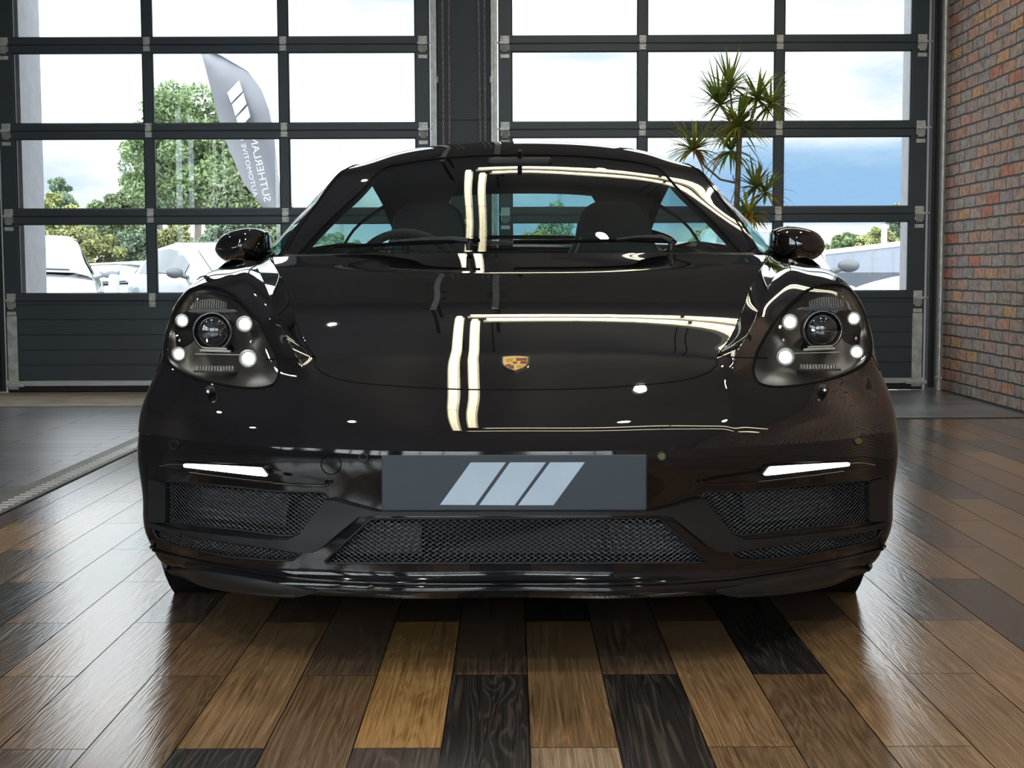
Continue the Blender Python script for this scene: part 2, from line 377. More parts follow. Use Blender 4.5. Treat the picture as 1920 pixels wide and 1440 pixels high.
quads.append(quad(LEFT_X-.1, WALL_X+.1, BACK_Y-.1, WALL_Y+.3, -0.0015)); cols.append((0.012, 0.011, 0.01)); rnds.append(0.5)
known = {(-1, 'B', 0): 'dark', (-2, 'A', 0): 'gold', (1, 'B', 0): 'dark', (0, 'A', 0): 'oak', (2, 'A', 0): 'oak', (3, 'B', 0): 'mid',
         (-3, 'B', 0): 'mid', (-2, 'A', -1): 'umber', (0, 'A', -1): 'pale', (2, 'A', -1): 'oak', (-4, 'A', -1): 'dark', (-4, 'A', 0): 'oak',
         (-1, 'B', 1): 'brown', (1, 'B', 1): 'brown', (3, 'B', 1): 'dark', (-3, 'B', 1): 'brown', (4, 'A', 0): 'oak', (4, 'A', -1): 'oak', (5, 'B', 2): 'mid', (0, 'A', 1): 'dark',
         (-2, 'A', 1): 'umber', (-4, 'A', 1): 'umber', (5, 'B', 0): 'oak', (-5, 'B', 0): 'mid', (6, 'A', 0): 'oak', (6, 'A', -1): 'mid', (5, 'B', 1): 'oak',
         (2, 'A', 1): 'brown', (-6, 'A', 0): 'mid', (-6, 'A', -1): 'brown', (7, 'B', 0): 'brown', (-8, 'A', 0): 'umber'}
kinds = ['oak', 'mid', 'brown', 'umber', 'mid', 'brown', 'slate', 'oak', 'dark', 'gold']
for k in range(-13, 21):
    x0 = 0.029 + PW*k; x1 = x0+PW
    if x1 < STRIP_X+0.09 or x0 > WALL_X: continue
    x0c, x1c = max(x0, STRIP_X+0.08), min(x1, WALL_X)
    par = 'A' if k % 2 == 0 else 'B'
    base = -0.41 if par == 'A' else -0.85
    for j in range(-9, 8):
        y0 = base + PL*j; y1 = y0+PL
        y0c, y1c = max(y0, BACK_Y), min(y1, TRANS_Y)
        if y1c-y0c < .02: continue
        kk = known.get((k, par, j)) or random.choice(kinds)
        c = TONES[kk]; f = random.uniform(.88, 1.14)
        quads.append(quad(x0c+GAP, x1c-GAP, y0c+GAP, y1c-GAP)); cols.append(tuple(q*f for q in c)); rnds.append(random.random())
floor = attr_mesh('floor', quads, cols, rnds, M['wood']); tag(floor, kind='structure')
quads, cols, rnds = [], [], []
for (xa, xb, ya, yb) in ((STRIP_X+.02, WALL_X, TRANS_Y, WALL_Y+.02), (LEFT_X, STRIP_X-.01, BACK_Y, 5.86)):
    r = 0; y = ya
    while y < yb-1e-6:
        y1 = min(y+PW, yb); x = xa - (r % 2)*0.44
        while x < xb:
            x1 = x+PL; a, b_ = max(x, xa), min(x1, xb)
            if b_-a > .01:
                c = random.choice(['slate', 'ash', 'slate', 'ash', 'steel'] if xa > -2 else ['steel', 'steel', 'ash', 'slate']); f = random.uniform(.9, 1.15)
                quads.append(quad(a+GAP, b_-GAP, y+GAP, y1-GAP)); cols.append(tuple(q*f for q in TONES[c])); rnds.append(random.random())
            x = x1
        y = y1; r += 1
fb = attr_mesh('floor_planks_crosswise', quads, cols, rnds, M['woodx']); tag(fb, kind='structure')
M['concrete'] = mat('worn_concrete', (0.30, 0.255, 0.20), 0.7, var=0.25, vscale=5, bump=0.15, bscale=40)
th = MB().box(LEFT_X, STRIP_X+2.6, 5.86, WALL_Y+.3, -.02, 0.004).build('floor_threshold', M['concrete']); tag(th, kind='structure')
tr = MB().bev(STRIP_X+.0, WALL_X, TRANS_Y-.012, TRANS_Y+.012, -.004, .004, .002).build('trim_1', M['dark']); tag(tr, kind='structure')
# ribbed aluminium transition strip along the left of the planks
t = empty('floor_transition_strip', (STRIP_X, 0, 0))
MB().bev(-0.055, 0.075, BACK_Y+.02, 5.84, -.001, .007, .003).build('base_profile', mat('strip_base', (0.16, 0.155, 0.14), 0.5, metal=0.5, var=0.2), t)
b = MB()
y = -3.0
while y < 5.8:
    b.add([(0.005, y, .0071), (0.06, y+.025, .0071), (0.06, y+.05, .0071), (0.005, y+.025, .0071), (0.005, y+.012, .0105), (0.06, y+.037, .0105)],
          [(0, 1, 5, 4), (4, 5, 2, 3), (0, 4, 3), (1, 2, 5)]); y += .06
b.build('raised_tread', M['alu'], t)
tag(t, 'ribbed metal strip along the floor between blue-grey and brown planks', 'floor strip')

# ---------------------------------------------------------------- brick wall
def brick_mat():
    m = bpy.data.materials.new('reclaimed_brick'); m.use_nodes = True; nt = m.node_tree; b = nt.nodes['Principled BSDF']
    tc = N(nt, 'ShaderNodeTexCoord')
    dn = N(nt, 'ShaderNodeTexNoise'); dn.inputs['Scale'].default_value = 9.0; dn.inputs['Detail'].default_value = 2
    nt.links.new(tc.outputs['Object'], dn.inputs['Vector'])
    ds = N(nt, 'ShaderNodeVectorMath', operation='MULTIPLY_ADD'); ds.inputs[1].default_value = (0, .022, .016); ds.inputs[2].default_value = (0, -.011, -.008)
    nt.links.new(dn.outputs['Color'], ds.inputs[0])
    ad = N(nt, 'ShaderNodeVectorMath', operation='ADD'); nt.links.new(tc.outputs['Object'], ad.inputs[0]); nt.links.new(ds.outputs[0], ad.inputs[1])
    s = N(nt, 'ShaderNodeSeparateXYZ'); nt.links.new(ad.outputs[0], s.inputs[0])
    def mth(op, a, bb=None, clamp=False):
        n = N(nt, 'ShaderNodeMath', operation=op); n.use_clamp = clamp
        for i, q in enumerate((a, bb)):
            if q is None: continue
            if isinstance(q, (int, float)): n.inputs[i].default_value = q
            else: nt.links.new(q, n.inputs[i])
        return n.outputs[0]
    H, L = 0.0755, 0.222
    zr = mth('DIVIDE', s.outputs['Z'], H); row = mth('FLOOR', zr); fz = mth('FRACT', zr)
    sh = mth('MULTIPLY', mth('MODULO', row, 2.0), 0.5)
    yr = mth('ADD', mth('DIVIDE', s.outputs['Y'], L), sh); yr = mth('ADD', yr, 100.0)
    col = mth('FLOOR', yr); fy = mth('FRACT', yr)
    cb = N(nt, 'ShaderNodeCombineXYZ'); nt.links.new(row, cb.inputs[0]); nt.links.new(col, cb.inputs[1])
    wn = N(nt, 'ShaderNodeTexWhiteNoise'); wn.noise_dimensions = '2D'; nt.links.new(cb.outputs[0], wn.inputs['Vector'])
    cr = ramp(nt, [(0.0, (0.47, 0.34, 0.29)), (0.14, (0.43, 0.355, 0.31)), (0.30, (0.52, 0.335, 0.27)), (0.42, (0.40, 0.345, 0.335)),
                   (0.56, (0.49, 0.36, 0.315)), (0.68, (0.45, 0.39, 0.345)), (0.80, (0.56, 0.33, 0.235)), (0.90, (0.62, 0.37, 0.21)), (0.955, (0.60, 0.25, 0.17))], 'CONSTANT')
    nt.links.new(wn.outputs['Value'], cr.inputs[0])
    n2 = N(nt, 'ShaderNodeTexNoise'); n2.inputs['Scale'].default_value = 28; n2.inputs['Detail'].default_value = 5
    nt.links.new(tc.outputs['Object'], n2.inputs['Vector'])
    vr = ramp(nt, [(0.25, (0.45, 0.45, 0.45)), (0.5, (0.95, 0.95, 0.95)), (0.75, (1.25, 1.22, 1.2))]); nt.links.new(n2.outputs['Fac'], vr.inputs[0])
    mx = N(nt, 'ShaderNodeVectorMath', operation='MULTIPLY'); nt.links.new(cr.outputs[0], mx.inputs[0]); nt.links.new(vr.outputs[0], mx.inputs[1])
    # mortar mask
    ez = mth('MULTIPLY', mth('MINIMUM', fz, mth('SUBTRACT', 1.0, fz)), H); ey = mth('MULTIPLY', mth('MINIMUM', fy, mth('SUBTRACT', 1.0, fy)), L)
    e = mth('MINIMUM', ez, ey)
    mr = N(nt, 'ShaderNodeMapRange'); mr.inputs['From Min'].default_value = 0.0035; mr.inputs['From Max'].default_value = 0.008; nt.links.new(e, mr.inputs['Value'])
    mc = N(nt, 'ShaderNodeMix'); mc.data_type = 'RGBA'; mc.inputs[6].default_value = (0.10, 0.105, 0.11, 1)
    nt.links.new(mr.outputs[0], mc.inputs[0]); nt.links.new(mx.outputs[0], mc.inputs[7]); nt.links.new(mc.outputs[2], b.inputs['Base Color'])
    hh = mth('MULTIPLY_ADD', n2.outputs['Fac'], 0.25); hgt = mth('ADD', mr.outputs[0], hh)
    bp = N(nt, 'ShaderNodeBump'); bp.inputs['Strength'].default_value = 0.9; bp.inputs['Distance'].default_value = 0.008
    nt.links.new(hgt, bp.inputs['Height']); nt.links.new(bp.outputs[0], b.inputs['Normal']); b.inputs['Roughness'].default_value = 0.8
    return m
M['brick'] = brick_mat()
wr = MB().box(WALL_X, WALL_X+.25, BACK_Y, WALL_Y-.03, 0, CEIL).build('wall_right', M['brick']); tag(wr, kind='structure')
bt = MB().box(WALL_X-.012, WALL_X, BACK_Y, WALL_Y-.25, 0, .012).build('baseboard_right', M['dark']); tag(bt, kind='structure')
wl_ = MB(); wl_.box(LEFT_X-.2, LEFT_X, BACK_Y, WALL_Y, 0, 1.0); wl_.box(LEFT_X-.2, LEFT_X, BACK_Y, WALL_Y, 3.2, CEIL)
LW = [(-7.5, -5.5), (-5.1, -3.1), (-2.7, -1.5)]
for a, b_ in zip([BACK_Y]+[q[1] for q in LW], [q[0] for q in LW]+[WALL_Y]): wl_.box(LEFT_X-.2, LEFT_X, a, b_, 1.0, 3.2)
for i, (a, b_) in enumerate(LW):
    f = MB()
    for q in (a+.03, (a+b_)/2, b_-.03): f.box(LEFT_X-.14, LEFT_X-.06, q-.03, q+.03, 1.0, 3.2)
    for z in (1.03, 2.1, 3.17): f.box(LEFT_X-.14, LEFT_X-.06, a, b_, z-.03, z+.03)
    o = f.build('window_%d' % (i+3), M['door']); tag(o, kind='structure')
    MB().box(LEFT_X-.104, LEFT_X-.098, a, b_, 1.03, 3.17).build('pane', M['pane'], o)
wl = wl_.build('wall_left', M['wallgrey']); tag(wl, kind='structure')
ce = MB().box(LEFT_X-.2, WALL_X+.2, BACK_Y-.2, WALL_Y+.2, CEIL, CEIL+.15).build('ceiling', M['ceiling']); tag(ce, kind='structure')
# the wall with the doors: jamb, pillar between the doors, right reveal and header
DT = 2.915                                           # head of the doors
LD0, LD1, RD0, RD1 = -3.44, -0.545, -0.085, 2.80    # clear widths of the two doors
wf = MB()
wf.box(LEFT_X, LD0-.03, WALL_Y+.06, WALL_Y+.4, 0, CEIL)
wf.box(LD0-.03, WALL_X+.2, WALL_Y+.06, WALL_Y+.4, DT-.03, CEIL)
wf.box(RD1+.03, WALL_X+.2, WALL_Y+.06, WALL_Y+.4, 0, DT)
o = wf.build('wall_far', M['wallgrey']); tag(o, kind='structure')
wp = MB().box(LD1+.03, RD0-.03, WALL_Y+.04, WALL_Y+.4, 0, DT-.03)
wp.box(LD1+.055, RD0-.055, WALL_Y+.025, WALL_Y+.045, 0, 1.83); wp.box(LD1+.055, RD0-.055, WALL_Y+.025, WALL_Y+.045, 1.836, DT)
o = wp.build('wall_pillar', M['pillar']); tag(o, kind='structure')
# wall behind the viewer with daylight windows (seen only as reflections)
wb = MB()
wb.box(LEFT_X-.2, WALL_X+.2, BACK_Y-.25, BACK_Y, 0, .7); wb.box(LEFT_X-.2, WALL_X+.2, BACK_Y-.25, BACK_Y, 3.3, CEIL)
for a, b_ in ((LEFT_X-.2, -4.1), (-.6, -.12), (2.75, WALL_X+.2)): wb.box(a, b_, BACK_Y-.25, BACK_Y, .7, 3.3)
o = wb.build('wall_near', M['wallgrey']); tag(o, kind='structure')
for i, (a, b_) in enumerate(((-4.1, -.6), (-.12, 2.75))):
    f = MB()
    for q in range(4):
        x = a+(b_-a)*q/3; f.box(x-.03, x+.03, BACK_Y-.15, BACK_Y-.08, .7, 3.3)
    for z in (.73, 1.9, 3.27): f.box(a, b_, BACK_Y-.15, BACK_Y-.08, z-.03, z+.03)
    o = f.build('window_%d' % (i+1), M['door']); tag(o, kind='structure')
    MB().box(a, b_, BACK_Y-.118, BACK_Y-.112, .73, 3.27).build('pane', M['pane'], o)

# ---------------------------------------------------------------- sectional doors
SEC = [0.055 + 0.570*k for k in range(6)]
def hinge_mb(x, z, w=.045, y=WALL_Y):
    h = MB()
    h.bev(x-w/2, x+w/2, y-.006, y-.001, z+.008, z+.052, .0015); h.bev(x-w/2, x+w/2, y-.006, y-.001, z-.042, z-.006, .0015)
    h.tube([(x-w/2+.003, y-.009, z+.002), (x+w/2-.003, y-.009, z+.002)], .007, 8)
    for sx in (-.6, .6):
        for dz in (.038, -.026): h.lathe([(.0005, -.010), (.005, -.010), (.006, -.006)], 'y', (x+sx*w/2, y, z+dz), 8)
    return h
def sectional_door(n, x0, x1, cols, pipe_side):
    d = empty('door_%d' % n, ((x0+x1)/2, WALL_Y, 0)); d['kind'] = 'structure'
    ox, oy = (x0+x1)/2, WALL_Y
    def put(mb, name, mt):
        mb.v = [(p[0]-ox, p[1]-oy, p[2]) for p in mb.v]; return mb.build(name, mt, d)
    Y0, Y1 = WALL_Y, WALL_Y+.04
    # bottom insulated section with ribs
    p = MB(); z0, z1 = SEC[0]+.03, SEC[1]-.004
    zs = np.linspace(z0, z1-.02, 6)
    for i in range(5): p.bev(x0, x1, Y0, Y1, zs[i]+(.0025 if i else 0), zs[i+1]-.0025, .003)
    p.box(x0+.001, x1-.001, Y0+.006, Y1-.006, z0, z1); p.bev(x0, x1, Y0, Y1, zs[5]+.003, z1, .002)
    put(p, 'bottom_section', M['door'])
    put(MB().bev(x0+.05, x1-.05, Y0-.004, Y1, SEC[0]-.008, SEC[0]+.028, .003), 'bottom_rail', M['alu'])
    put(MB().bev(x0, x1, Y0+.005, Y1-.005, .004, SEC[0]-.008, .008), 'bottom_seal', M['rubber'])
    for k in range(1, 5):
        z0, z1 = SEC[k]+.003, SEC[k+1]-.003
        f = MB()
        f.bev(x0, x1, Y0, Y1, z0, z0+.048, .003); f.bev(x0, x1, Y0, Y1, z1-.048, z1, .003)
        f.bev(x0, cols[0][0], Y0+.001, Y1, z0+.04, z1-.04, .002); f.bev(cols[-1][1], x1, Y0+.001, Y1, z0+.04, z1-.04, .002)
        for a, b_ in zip(cols[:-1], cols[1:]): f.bev(a[1], b_[0], Y0+.002, Y1, z0+.04, z1-.04, .002)
        put(f, 'section_frame', M['door'])
        g = MB()
        for a, b_ in cols:      # rubber bead round each pane
            for (u0, u1, v0, v1) in ((a, b_, z0+.045, z0+.053), (a, b_, z1-.053, z1-.045), (a-.001, a+.007, z0+.045, z1-.045), (b_-.007, b_+.001, z0+.045, z1-.045)):
                g.box(u0, u1, Y0+.009, Y1-.008, v0, v1)
        put(g, 'glazing_bead', M['doordark'])
        for a, b_ in cols:
            put(MB().box(a+.002, b_-.002, Y0+.019, Y0+.023, z0+.047, z1-.047), 'pane', M['pane'])
        put(MB().box(x0+.002, x1-.002, Y0+.004, Y1-.004, SEC[k]-.004, SEC[k]+.004), 'section_joint', M['doordark'])
    mids = [(a[1]+b_[0])/2 for a, b_ in zip(cols[:-1], cols[1:])]
    for k in range(1, 5):
        for xm in mids: put(hinge_mb(xm, SEC[k]), 'hinge', M['zinc'])
        for s, xe in ((1, x0+.045), (-1, x1-.045)):
            h = hinge_mb(xe, SEC[k], .06)
            h.bev(xe-.035, xe+.03, Y0-.03, Y0-.004, SEC[k]-.006, SEC[k]+.012, .002)
            h.prism([(xe-.025, Y0-.03, SEC[k]-.01), (xe+.025, Y0-.03, SEC[k]-.01), (xe+.02, Y0-.008, SEC[k]-.055), (xe-.02, Y0-.008, SEC[k]-.055)], (0, .004, 0))
            h.bev(xe-.03, xe+.03, Y0-.006, Y0-.001, SEC[k]-.095, SEC[k]-.07, .001)
            h.tube([(xe, Y0-.02, SEC[k]+.003), (xe-s*.065, Y0-.02, SEC[k]+.003)], .006, 8)
            put(h, 'roller_bracket', M['zinc'])
    for xe, w_ in ((x0+.045, .068), (x1-.045, .068)):
        q = MB().bev(xe-w_/2, xe+w_/2, Y0-.006, Y0-.001, SEC[0]-.03, SEC[1]-.10, .0015)
        q.bev(xe-w_/2-.04, xe+w_/2+.04, Y0-.02, Y0-.006, SEC[0]-.012, SEC[0]+.01, .002)
        put(q, 'corner_plate', M['scuffed'])
    return d
sectional_door(1, LD0, LD1, [(-3.338, -2.468), (-2.408, -1.556), (-1.496, -.640)], -1)
sectional_door(2, RD0, RD1, [(.004, .852), (.914, 1.772), (1.832, 2.690)], 1)
# vertical tracks that bend over and run along under the ceiling
def door_track(x, sgn, label, fl='zinc'):
    t = empty('door_track', (x, WALL_Y, 0)); zt, r = 2.98, 0.35
    path = [(0, -.02, .02), (0, -.02, zt-r)] + [(0, -.02-r+r*math.cos(a), zt-r+r*math.sin(a)) for a in np.linspace(0.15, PI/2, 9)] + [(0, -1.9, zt)]
    def ribbon(x0, x1, th):
        b = MB()
        for (p, q) in zip(path[:-1], path[1:]):
            p, q = Vector(p), Vector(q); u = (q-p).normalized(); n = Vector((0, -u.z, u.y))
            b.prism([(x0, p.y, p.z), (x1, p.y, p.z), (x1, p.y+n.y*th, p.z+n.z*th), (x0, p.y+n.y*th, p.z+n.z*th)], q-p)
        return b
    ribbon(-.012, .012, .012).build('c_channel', M[fl], t)
    ribbon(sgn*.013, sgn*.030, .034).build('outer_flange', M[fl], t)
    for z in (.35, .9, 1.5, 2.1): MB().bev(min(sgn*.015, sgn*.04), max(sgn*.015, sgn*.04), -.005, .02, z-.02, z+.02, .002).build('fixing_bracket', M['zinc'], t)
    for y in (-1.2, -1.85):
        h = MB(); h.box(-.012, .012, y-.012, y+.012, zt+.01, CEIL-.002); h.box(-.07, .07, y-.015, y+.015, zt+.01, zt+.02)
        h.build('ceiling_hanger', M['dark'], t)
    tag(t, label, 'door track'); return t
door_track(LD0-.015, -1, 'galvanised roller track up the far left edge of the left glazed door', 'dark')
door_track(LD1+.018, 1, 'galvanised roller track on the pillar side of the left glazed door')
door_track(RD0-.018, -1, 'galvanised roller track on the pillar side of the right glazed door')
door_track(RD1+.035, 1, 'galvanised roller track between the right glazed door and the brick wall', 'dark')
# pipe-like track guard and floor bracket near the brick wall, and its twin far left
for x, lb in ((2.897, 'grey round guard pipe upright beside the brick wall'), (LD0-.085, 'grey round guard pipe upright at the far left of the doors')):
    p = MB().tube([(x, WALL_Y-.04, .002), (x, WALL_Y-.04, 2.9)], .016, 12)
    p.tube([(x-.03, WALL_Y-.045, .085), (x+.018, WALL_Y-.045, .085)], .012, 10)
    tag(p.build('guard_pipe', M['zinc']), lb, 'pipe')
# hand chains of the two door hoists
def hand_chain(xs, label):
    b = MB()
    ring = lambda c, ax, tw: [(c[0]+(.0058*math.cos(a))*math.cos(tw), c[1]+(.0058*math.cos(a))*math.sin(tw), c[2]+.012*math.sin(a)) for a in np.linspace(0, 2*PI, 9)]
    for (xa, xb) in xs:
        z = 0.95; i = 0
        while z < 3.3:
            f = (3.3-z)/2.35; x = xb+(xa-xb)*f
            b.tube(ring((x, WALL_Y+.005, z), 0, (i % 2)*PI/2+.4), .0028, 5, caps=False); z += .0175; i += 1
    (xa, _), (xc, _) = xs
    for i, a in enumerate(np.linspace(PI, 2*PI, 7)[1:-1]):
        b.tube(ring(((xa+xc)/2+abs(xc-xa)/2*math.cos(a), WALL_Y+.005, .95+abs(xc-xa)/2*math.sin(a)*.9), 0, (i % 2)*PI/2), .0028, 5, caps=False)
    tag(b.build('hoist_chain', M['chain']), label, 'chain')
hand_chain([(-.452, -.458), (-.415, -.412)], 'steel hand chain loop hanging on the left side of the dark pillar')
hand_chain([(-.200, -.222), (-.172, -.178)], 'steel hand chain loop hanging on the right side of the dark pillar')
# white socket box on the pillar
t = empty('door_control_box', (-.312, WALL_Y+.024, 1.08))
MB().bev(-.05, .05, -.05, 0, -.09, .09, .006).build('housing', M['white'], t)
for z in (.04, -.01): MB().lathe([(.0005, -.062), (.016, -.062), (.018, -.05)], 'y', (0, 0, z), 16).build('push_button', mat('button_%d' % int(z*100), (.3, .05, .04) if z > 0 else (.05, .05, .05), .4), t)
tag(t, 'small white door control box with buttons on the dark pillar', 'control box')
# ================================================================ the black sports car
car = empty('sports_car', (0.004, 0, 0), rz=-0.012)
tag(car, 'glossy black sports coupe with lit headlights facing the viewer on the plank floor', 'car')

def nat_spline_M(t, P):           # second derivatives of natural cubic spline, P (n, ...)
    n = len(t); h = np.diff(t); A = np.zeros((n, n)); R = np.zeros_like(P)
    A[0, 0] = A[-1, -1] = 1
    for i in range(1, n-1):
        A[i, i-1], A[i, i], A[i, i+1] = h[i-1], 2*(h[i-1]+h[i]), h[i]
        R[i] = 6*((P[i+1]-P[i])/h[i]-(P[i]-P[i-1])/h[i-1])
    return np.linalg.solve(A, R.reshape(n, -1)).reshape(P.shape)
def spl_coef(t, x):               # interval, weights for evaluation at x
    k = np.clip(np.searchsorted(t, x)-1, 0, len(t)-2); h = t[k+1]-t[k]
    a = (t[k+1]-x)/h; b = (x-t[k])/h
    return k, a, b, h
class Surf:
    """P (nu, nv, 3) through points; knots from mean chord; C2 in v; u either one C2 spline or split at crease ribs (blended in by wfun(v))"""
    def __init__(s, P, creases=None, v0=0, v1=0):
        s.P = P; nu, nv = P.shape[:2]
        du = np.linalg.norm(np.diff(P, axis=0), axis=2).mean(1); dv = np.linalg.norm(np.diff(P, axis=1), axis=2).mean(0)
        s.tu = np.concatenate([[0], np.cumsum(du)]); s.tv = np.concatenate([[0], np.cumsum(dv)])
        s.tu = s.tu - s.tu[nu//2]                       # u = 0 on the centre line
        s.Mv = nat_spline_M(s.tv, P.transpose(1, 0, 2)).transpose(1, 0, 2)
        def usys(idx):
            t = s.tu[idx]; n = len(t); h = np.diff(t); A = np.zeros((n, n)); B = np.zeros((n, n)); A[0, 0] = A[-1, -1] = 1
            for i in range(1, n-1):
                A[i, i-1], A[i, i], A[i, i+1] = h[i-1], 2*(h[i-1]+h[i]), h[i]
                B[i, i-1] += 6/h[i-1]; B[i, i] -= 6/h[i-1]+6/h[i]; B[i, i+1] += 6/h[i]
            return np.linalg.solve(A, B)
        s.W = usys(np.arange(nu)); s.cr = creases; s.v0, s.v1 = v0, v1
        if creases:
            s.pieces = [(a, b, usys(np.arange(a, b+1))) for a, b in zip([0]+creases, creases+[nu-1])]
    def ev(s, u, v):
        out = np.zeros((len(u), 3))
        for c0 in range(0, len(u), 20000):
            out[c0:c0+20000] = s._ev(u[c0:c0+20000], v[c0:c0+20000])
        return out
    def _ev(s, u, v):
        k, a, b, h = spl_coef(s.tv, v)
        R = (a[None, :, None]*s.P[:, k] + b[None, :, None]*s.P[:, k+1] +
             ((a**3-a)*h*h/6)[None, :, None]*s.Mv[:, k] + ((b**3-b)*h*h/6)[None, :, None]*s.Mv[:, k+1])     # (nu, N, 3)
        ar = np.arange(len(u))
        def ueval(idx0, W, uu, sel):
            n = W.shape[0]; t = s.tu[idx0:idx0+n]; Rs = R[idx0:idx0+n][:, sel]
            Mu = np.einsum('ij,jnc->inc', W, Rs)
            k, a, b, h = spl_coef(t, uu); q = np.arange(len(uu))
            a, b, h = a[:, None], b[:, None], h[:, None]
            return a*Rs[k, q]+b*Rs[k+1, q]+(a**3-a)*h*h/6*Mu[k, q]+(b**3-b)*h*h/6*Mu[k+1, q]
        A = ueval(0, s.W, u, ar)
        if not s.cr: return A
        B = np.zeros_like(A)
        for (i0, i1, W) in s.pieces:
            lo = -1e9 if i0 == 0 else s.tu[i0]; hi = 1e9 if i1 == len(s.tu)-1 else s.tu[i1]
            sel = np.where((u >= lo) & (u < hi))[0]
            if len(sel): B[sel] = ueval(i0, W, u[sel], sel)
        w = np.clip((v-s.v0)/(s.v1-s.v0), 0, 1); w = (w*w*(3-2*w))[:, None]
        return A*(1-w)+B*w
    def nrm(s, u, v, e=2e-4):
        a = s.ev(u+e, v)-s.ev(u-e, v); b = s.ev(u, v+e)-s.ev(u, v-e)
        n = np.cross(a, b); return n/np.maximum(np.linalg.norm(n, axis=1), 1e-12)[:, None]
    def prep(s, nu=260, nv=160):
        U, V = np.meshgrid(np.linspace(s.tu[0], s.tu[-1], nu), np.linspace(s.tv[0], s.tv[-1], nv), indexing='ij')
        s.gu, s.gv = U.ravel(), V.ravel(); s.gp = s.ev(s.gu, s.gv); s.gpx = proj_np(s.gp)
        n = s.nrm(s.gu, s.gv); view = s.gp-np.array([0, CAM_Y, CAM_Z]); s.front = (n*view).sum(1) < 0.0
    def inv(s, T, fun=proj_np, frontonly=True, side=None):
        T = np.asarray(T, float); g = s.gpx if fun is proj_np else fun(s.gp)
        ok = s.front.copy() if frontonly else np.ones(len(g), bool)
        if side: ok &= (s.gu*side >= -1e-6)
        idx = np.where(ok)[0]
        d = ((T[:, None, :]-g[None, idx, :])**2).sum(2); j = idx[d.argmin(1)]
        u, v = s.gu[j].copy(), s.gv[j].copy(); e = 1e-4
        for _ in range(12):
            f = fun(s.ev(u, v))-T
            fu = (fun(s.ev(u+e, v))-fun(s.ev(u-e, v)))/(2*e); fv = (fun(s.ev(u, v+e))-fun(s.ev(u, v-e)))/(2*e)
            det = fu[:, 0]*fv[:, 1]-fu[:, 1]*fv[:, 0]; det = np.where(np.abs(det) < 1e-6, 1e-6, det)
            du = (f[:, 0]*fv[:, 1]-f[:, 1]*fv[:, 0])/det; dv = (fu[:, 0]*f[:, 1]-fu[:, 1]*f[:, 0])/det
            u = np.clip(u-np.clip(du, -.05, .05), s.tu[0], s.tu[-1]); v = np.clip(v-np.clip(dv, -.05, .05), s.tv[0], s.tv[-1])
        return np.stack([u, v], 1)

def dens(pts, closed=False, step=5.0, smooth=True):
    """Catmull-Rom through 2d points at about `step` spacing"""
    pts = np.asarray(pts, float); n = len(pts); out = []
    m = n if closed else n-1
    for i in range(m):
        p0, p1, p2, p3 = (pts[(i-1) % n], pts[i], pts[(i+1) % n], pts[(i+2) % n]) if closed else (pts[max(i-1, 0)], pts[i], pts[i+1], pts[min(i+2, n-1)])
        k = max(1, int(np.linalg.norm(p2-p1)/step))
        for t in np.arange(k)/k:
            if smooth: out.append(.5*((2*p1)+(-p0+p2)*t+(2*p0-5*p1+4*p2-p3)*t*t+(-p0+3*p1-3*p2+p3)*t**3))
            else: out.append(p1+(p2-p1)*t)
    if not closed: out.append(pts[-1])
    return np.array(out)
def inside(poly, p):
    x, y = p[:, 0], p[:, 1]; c = np.zeros(len(p), bool); a = np.asarray(poly); b = np.roll(a, -1, 0)
    for (x1, y1), (x2, y2) in zip(a, b):
        if y1 == y2: continue
        c ^= ((y1 > y) != (y2 > y)) & (x < (x2-x1)*(y-y1)/(y2-y1)+x1)
    return c
def mirror_uv(q): q = np.asarray(q); return np.stack([-q[:, 0], q[:, 1]], 1)[::-1]
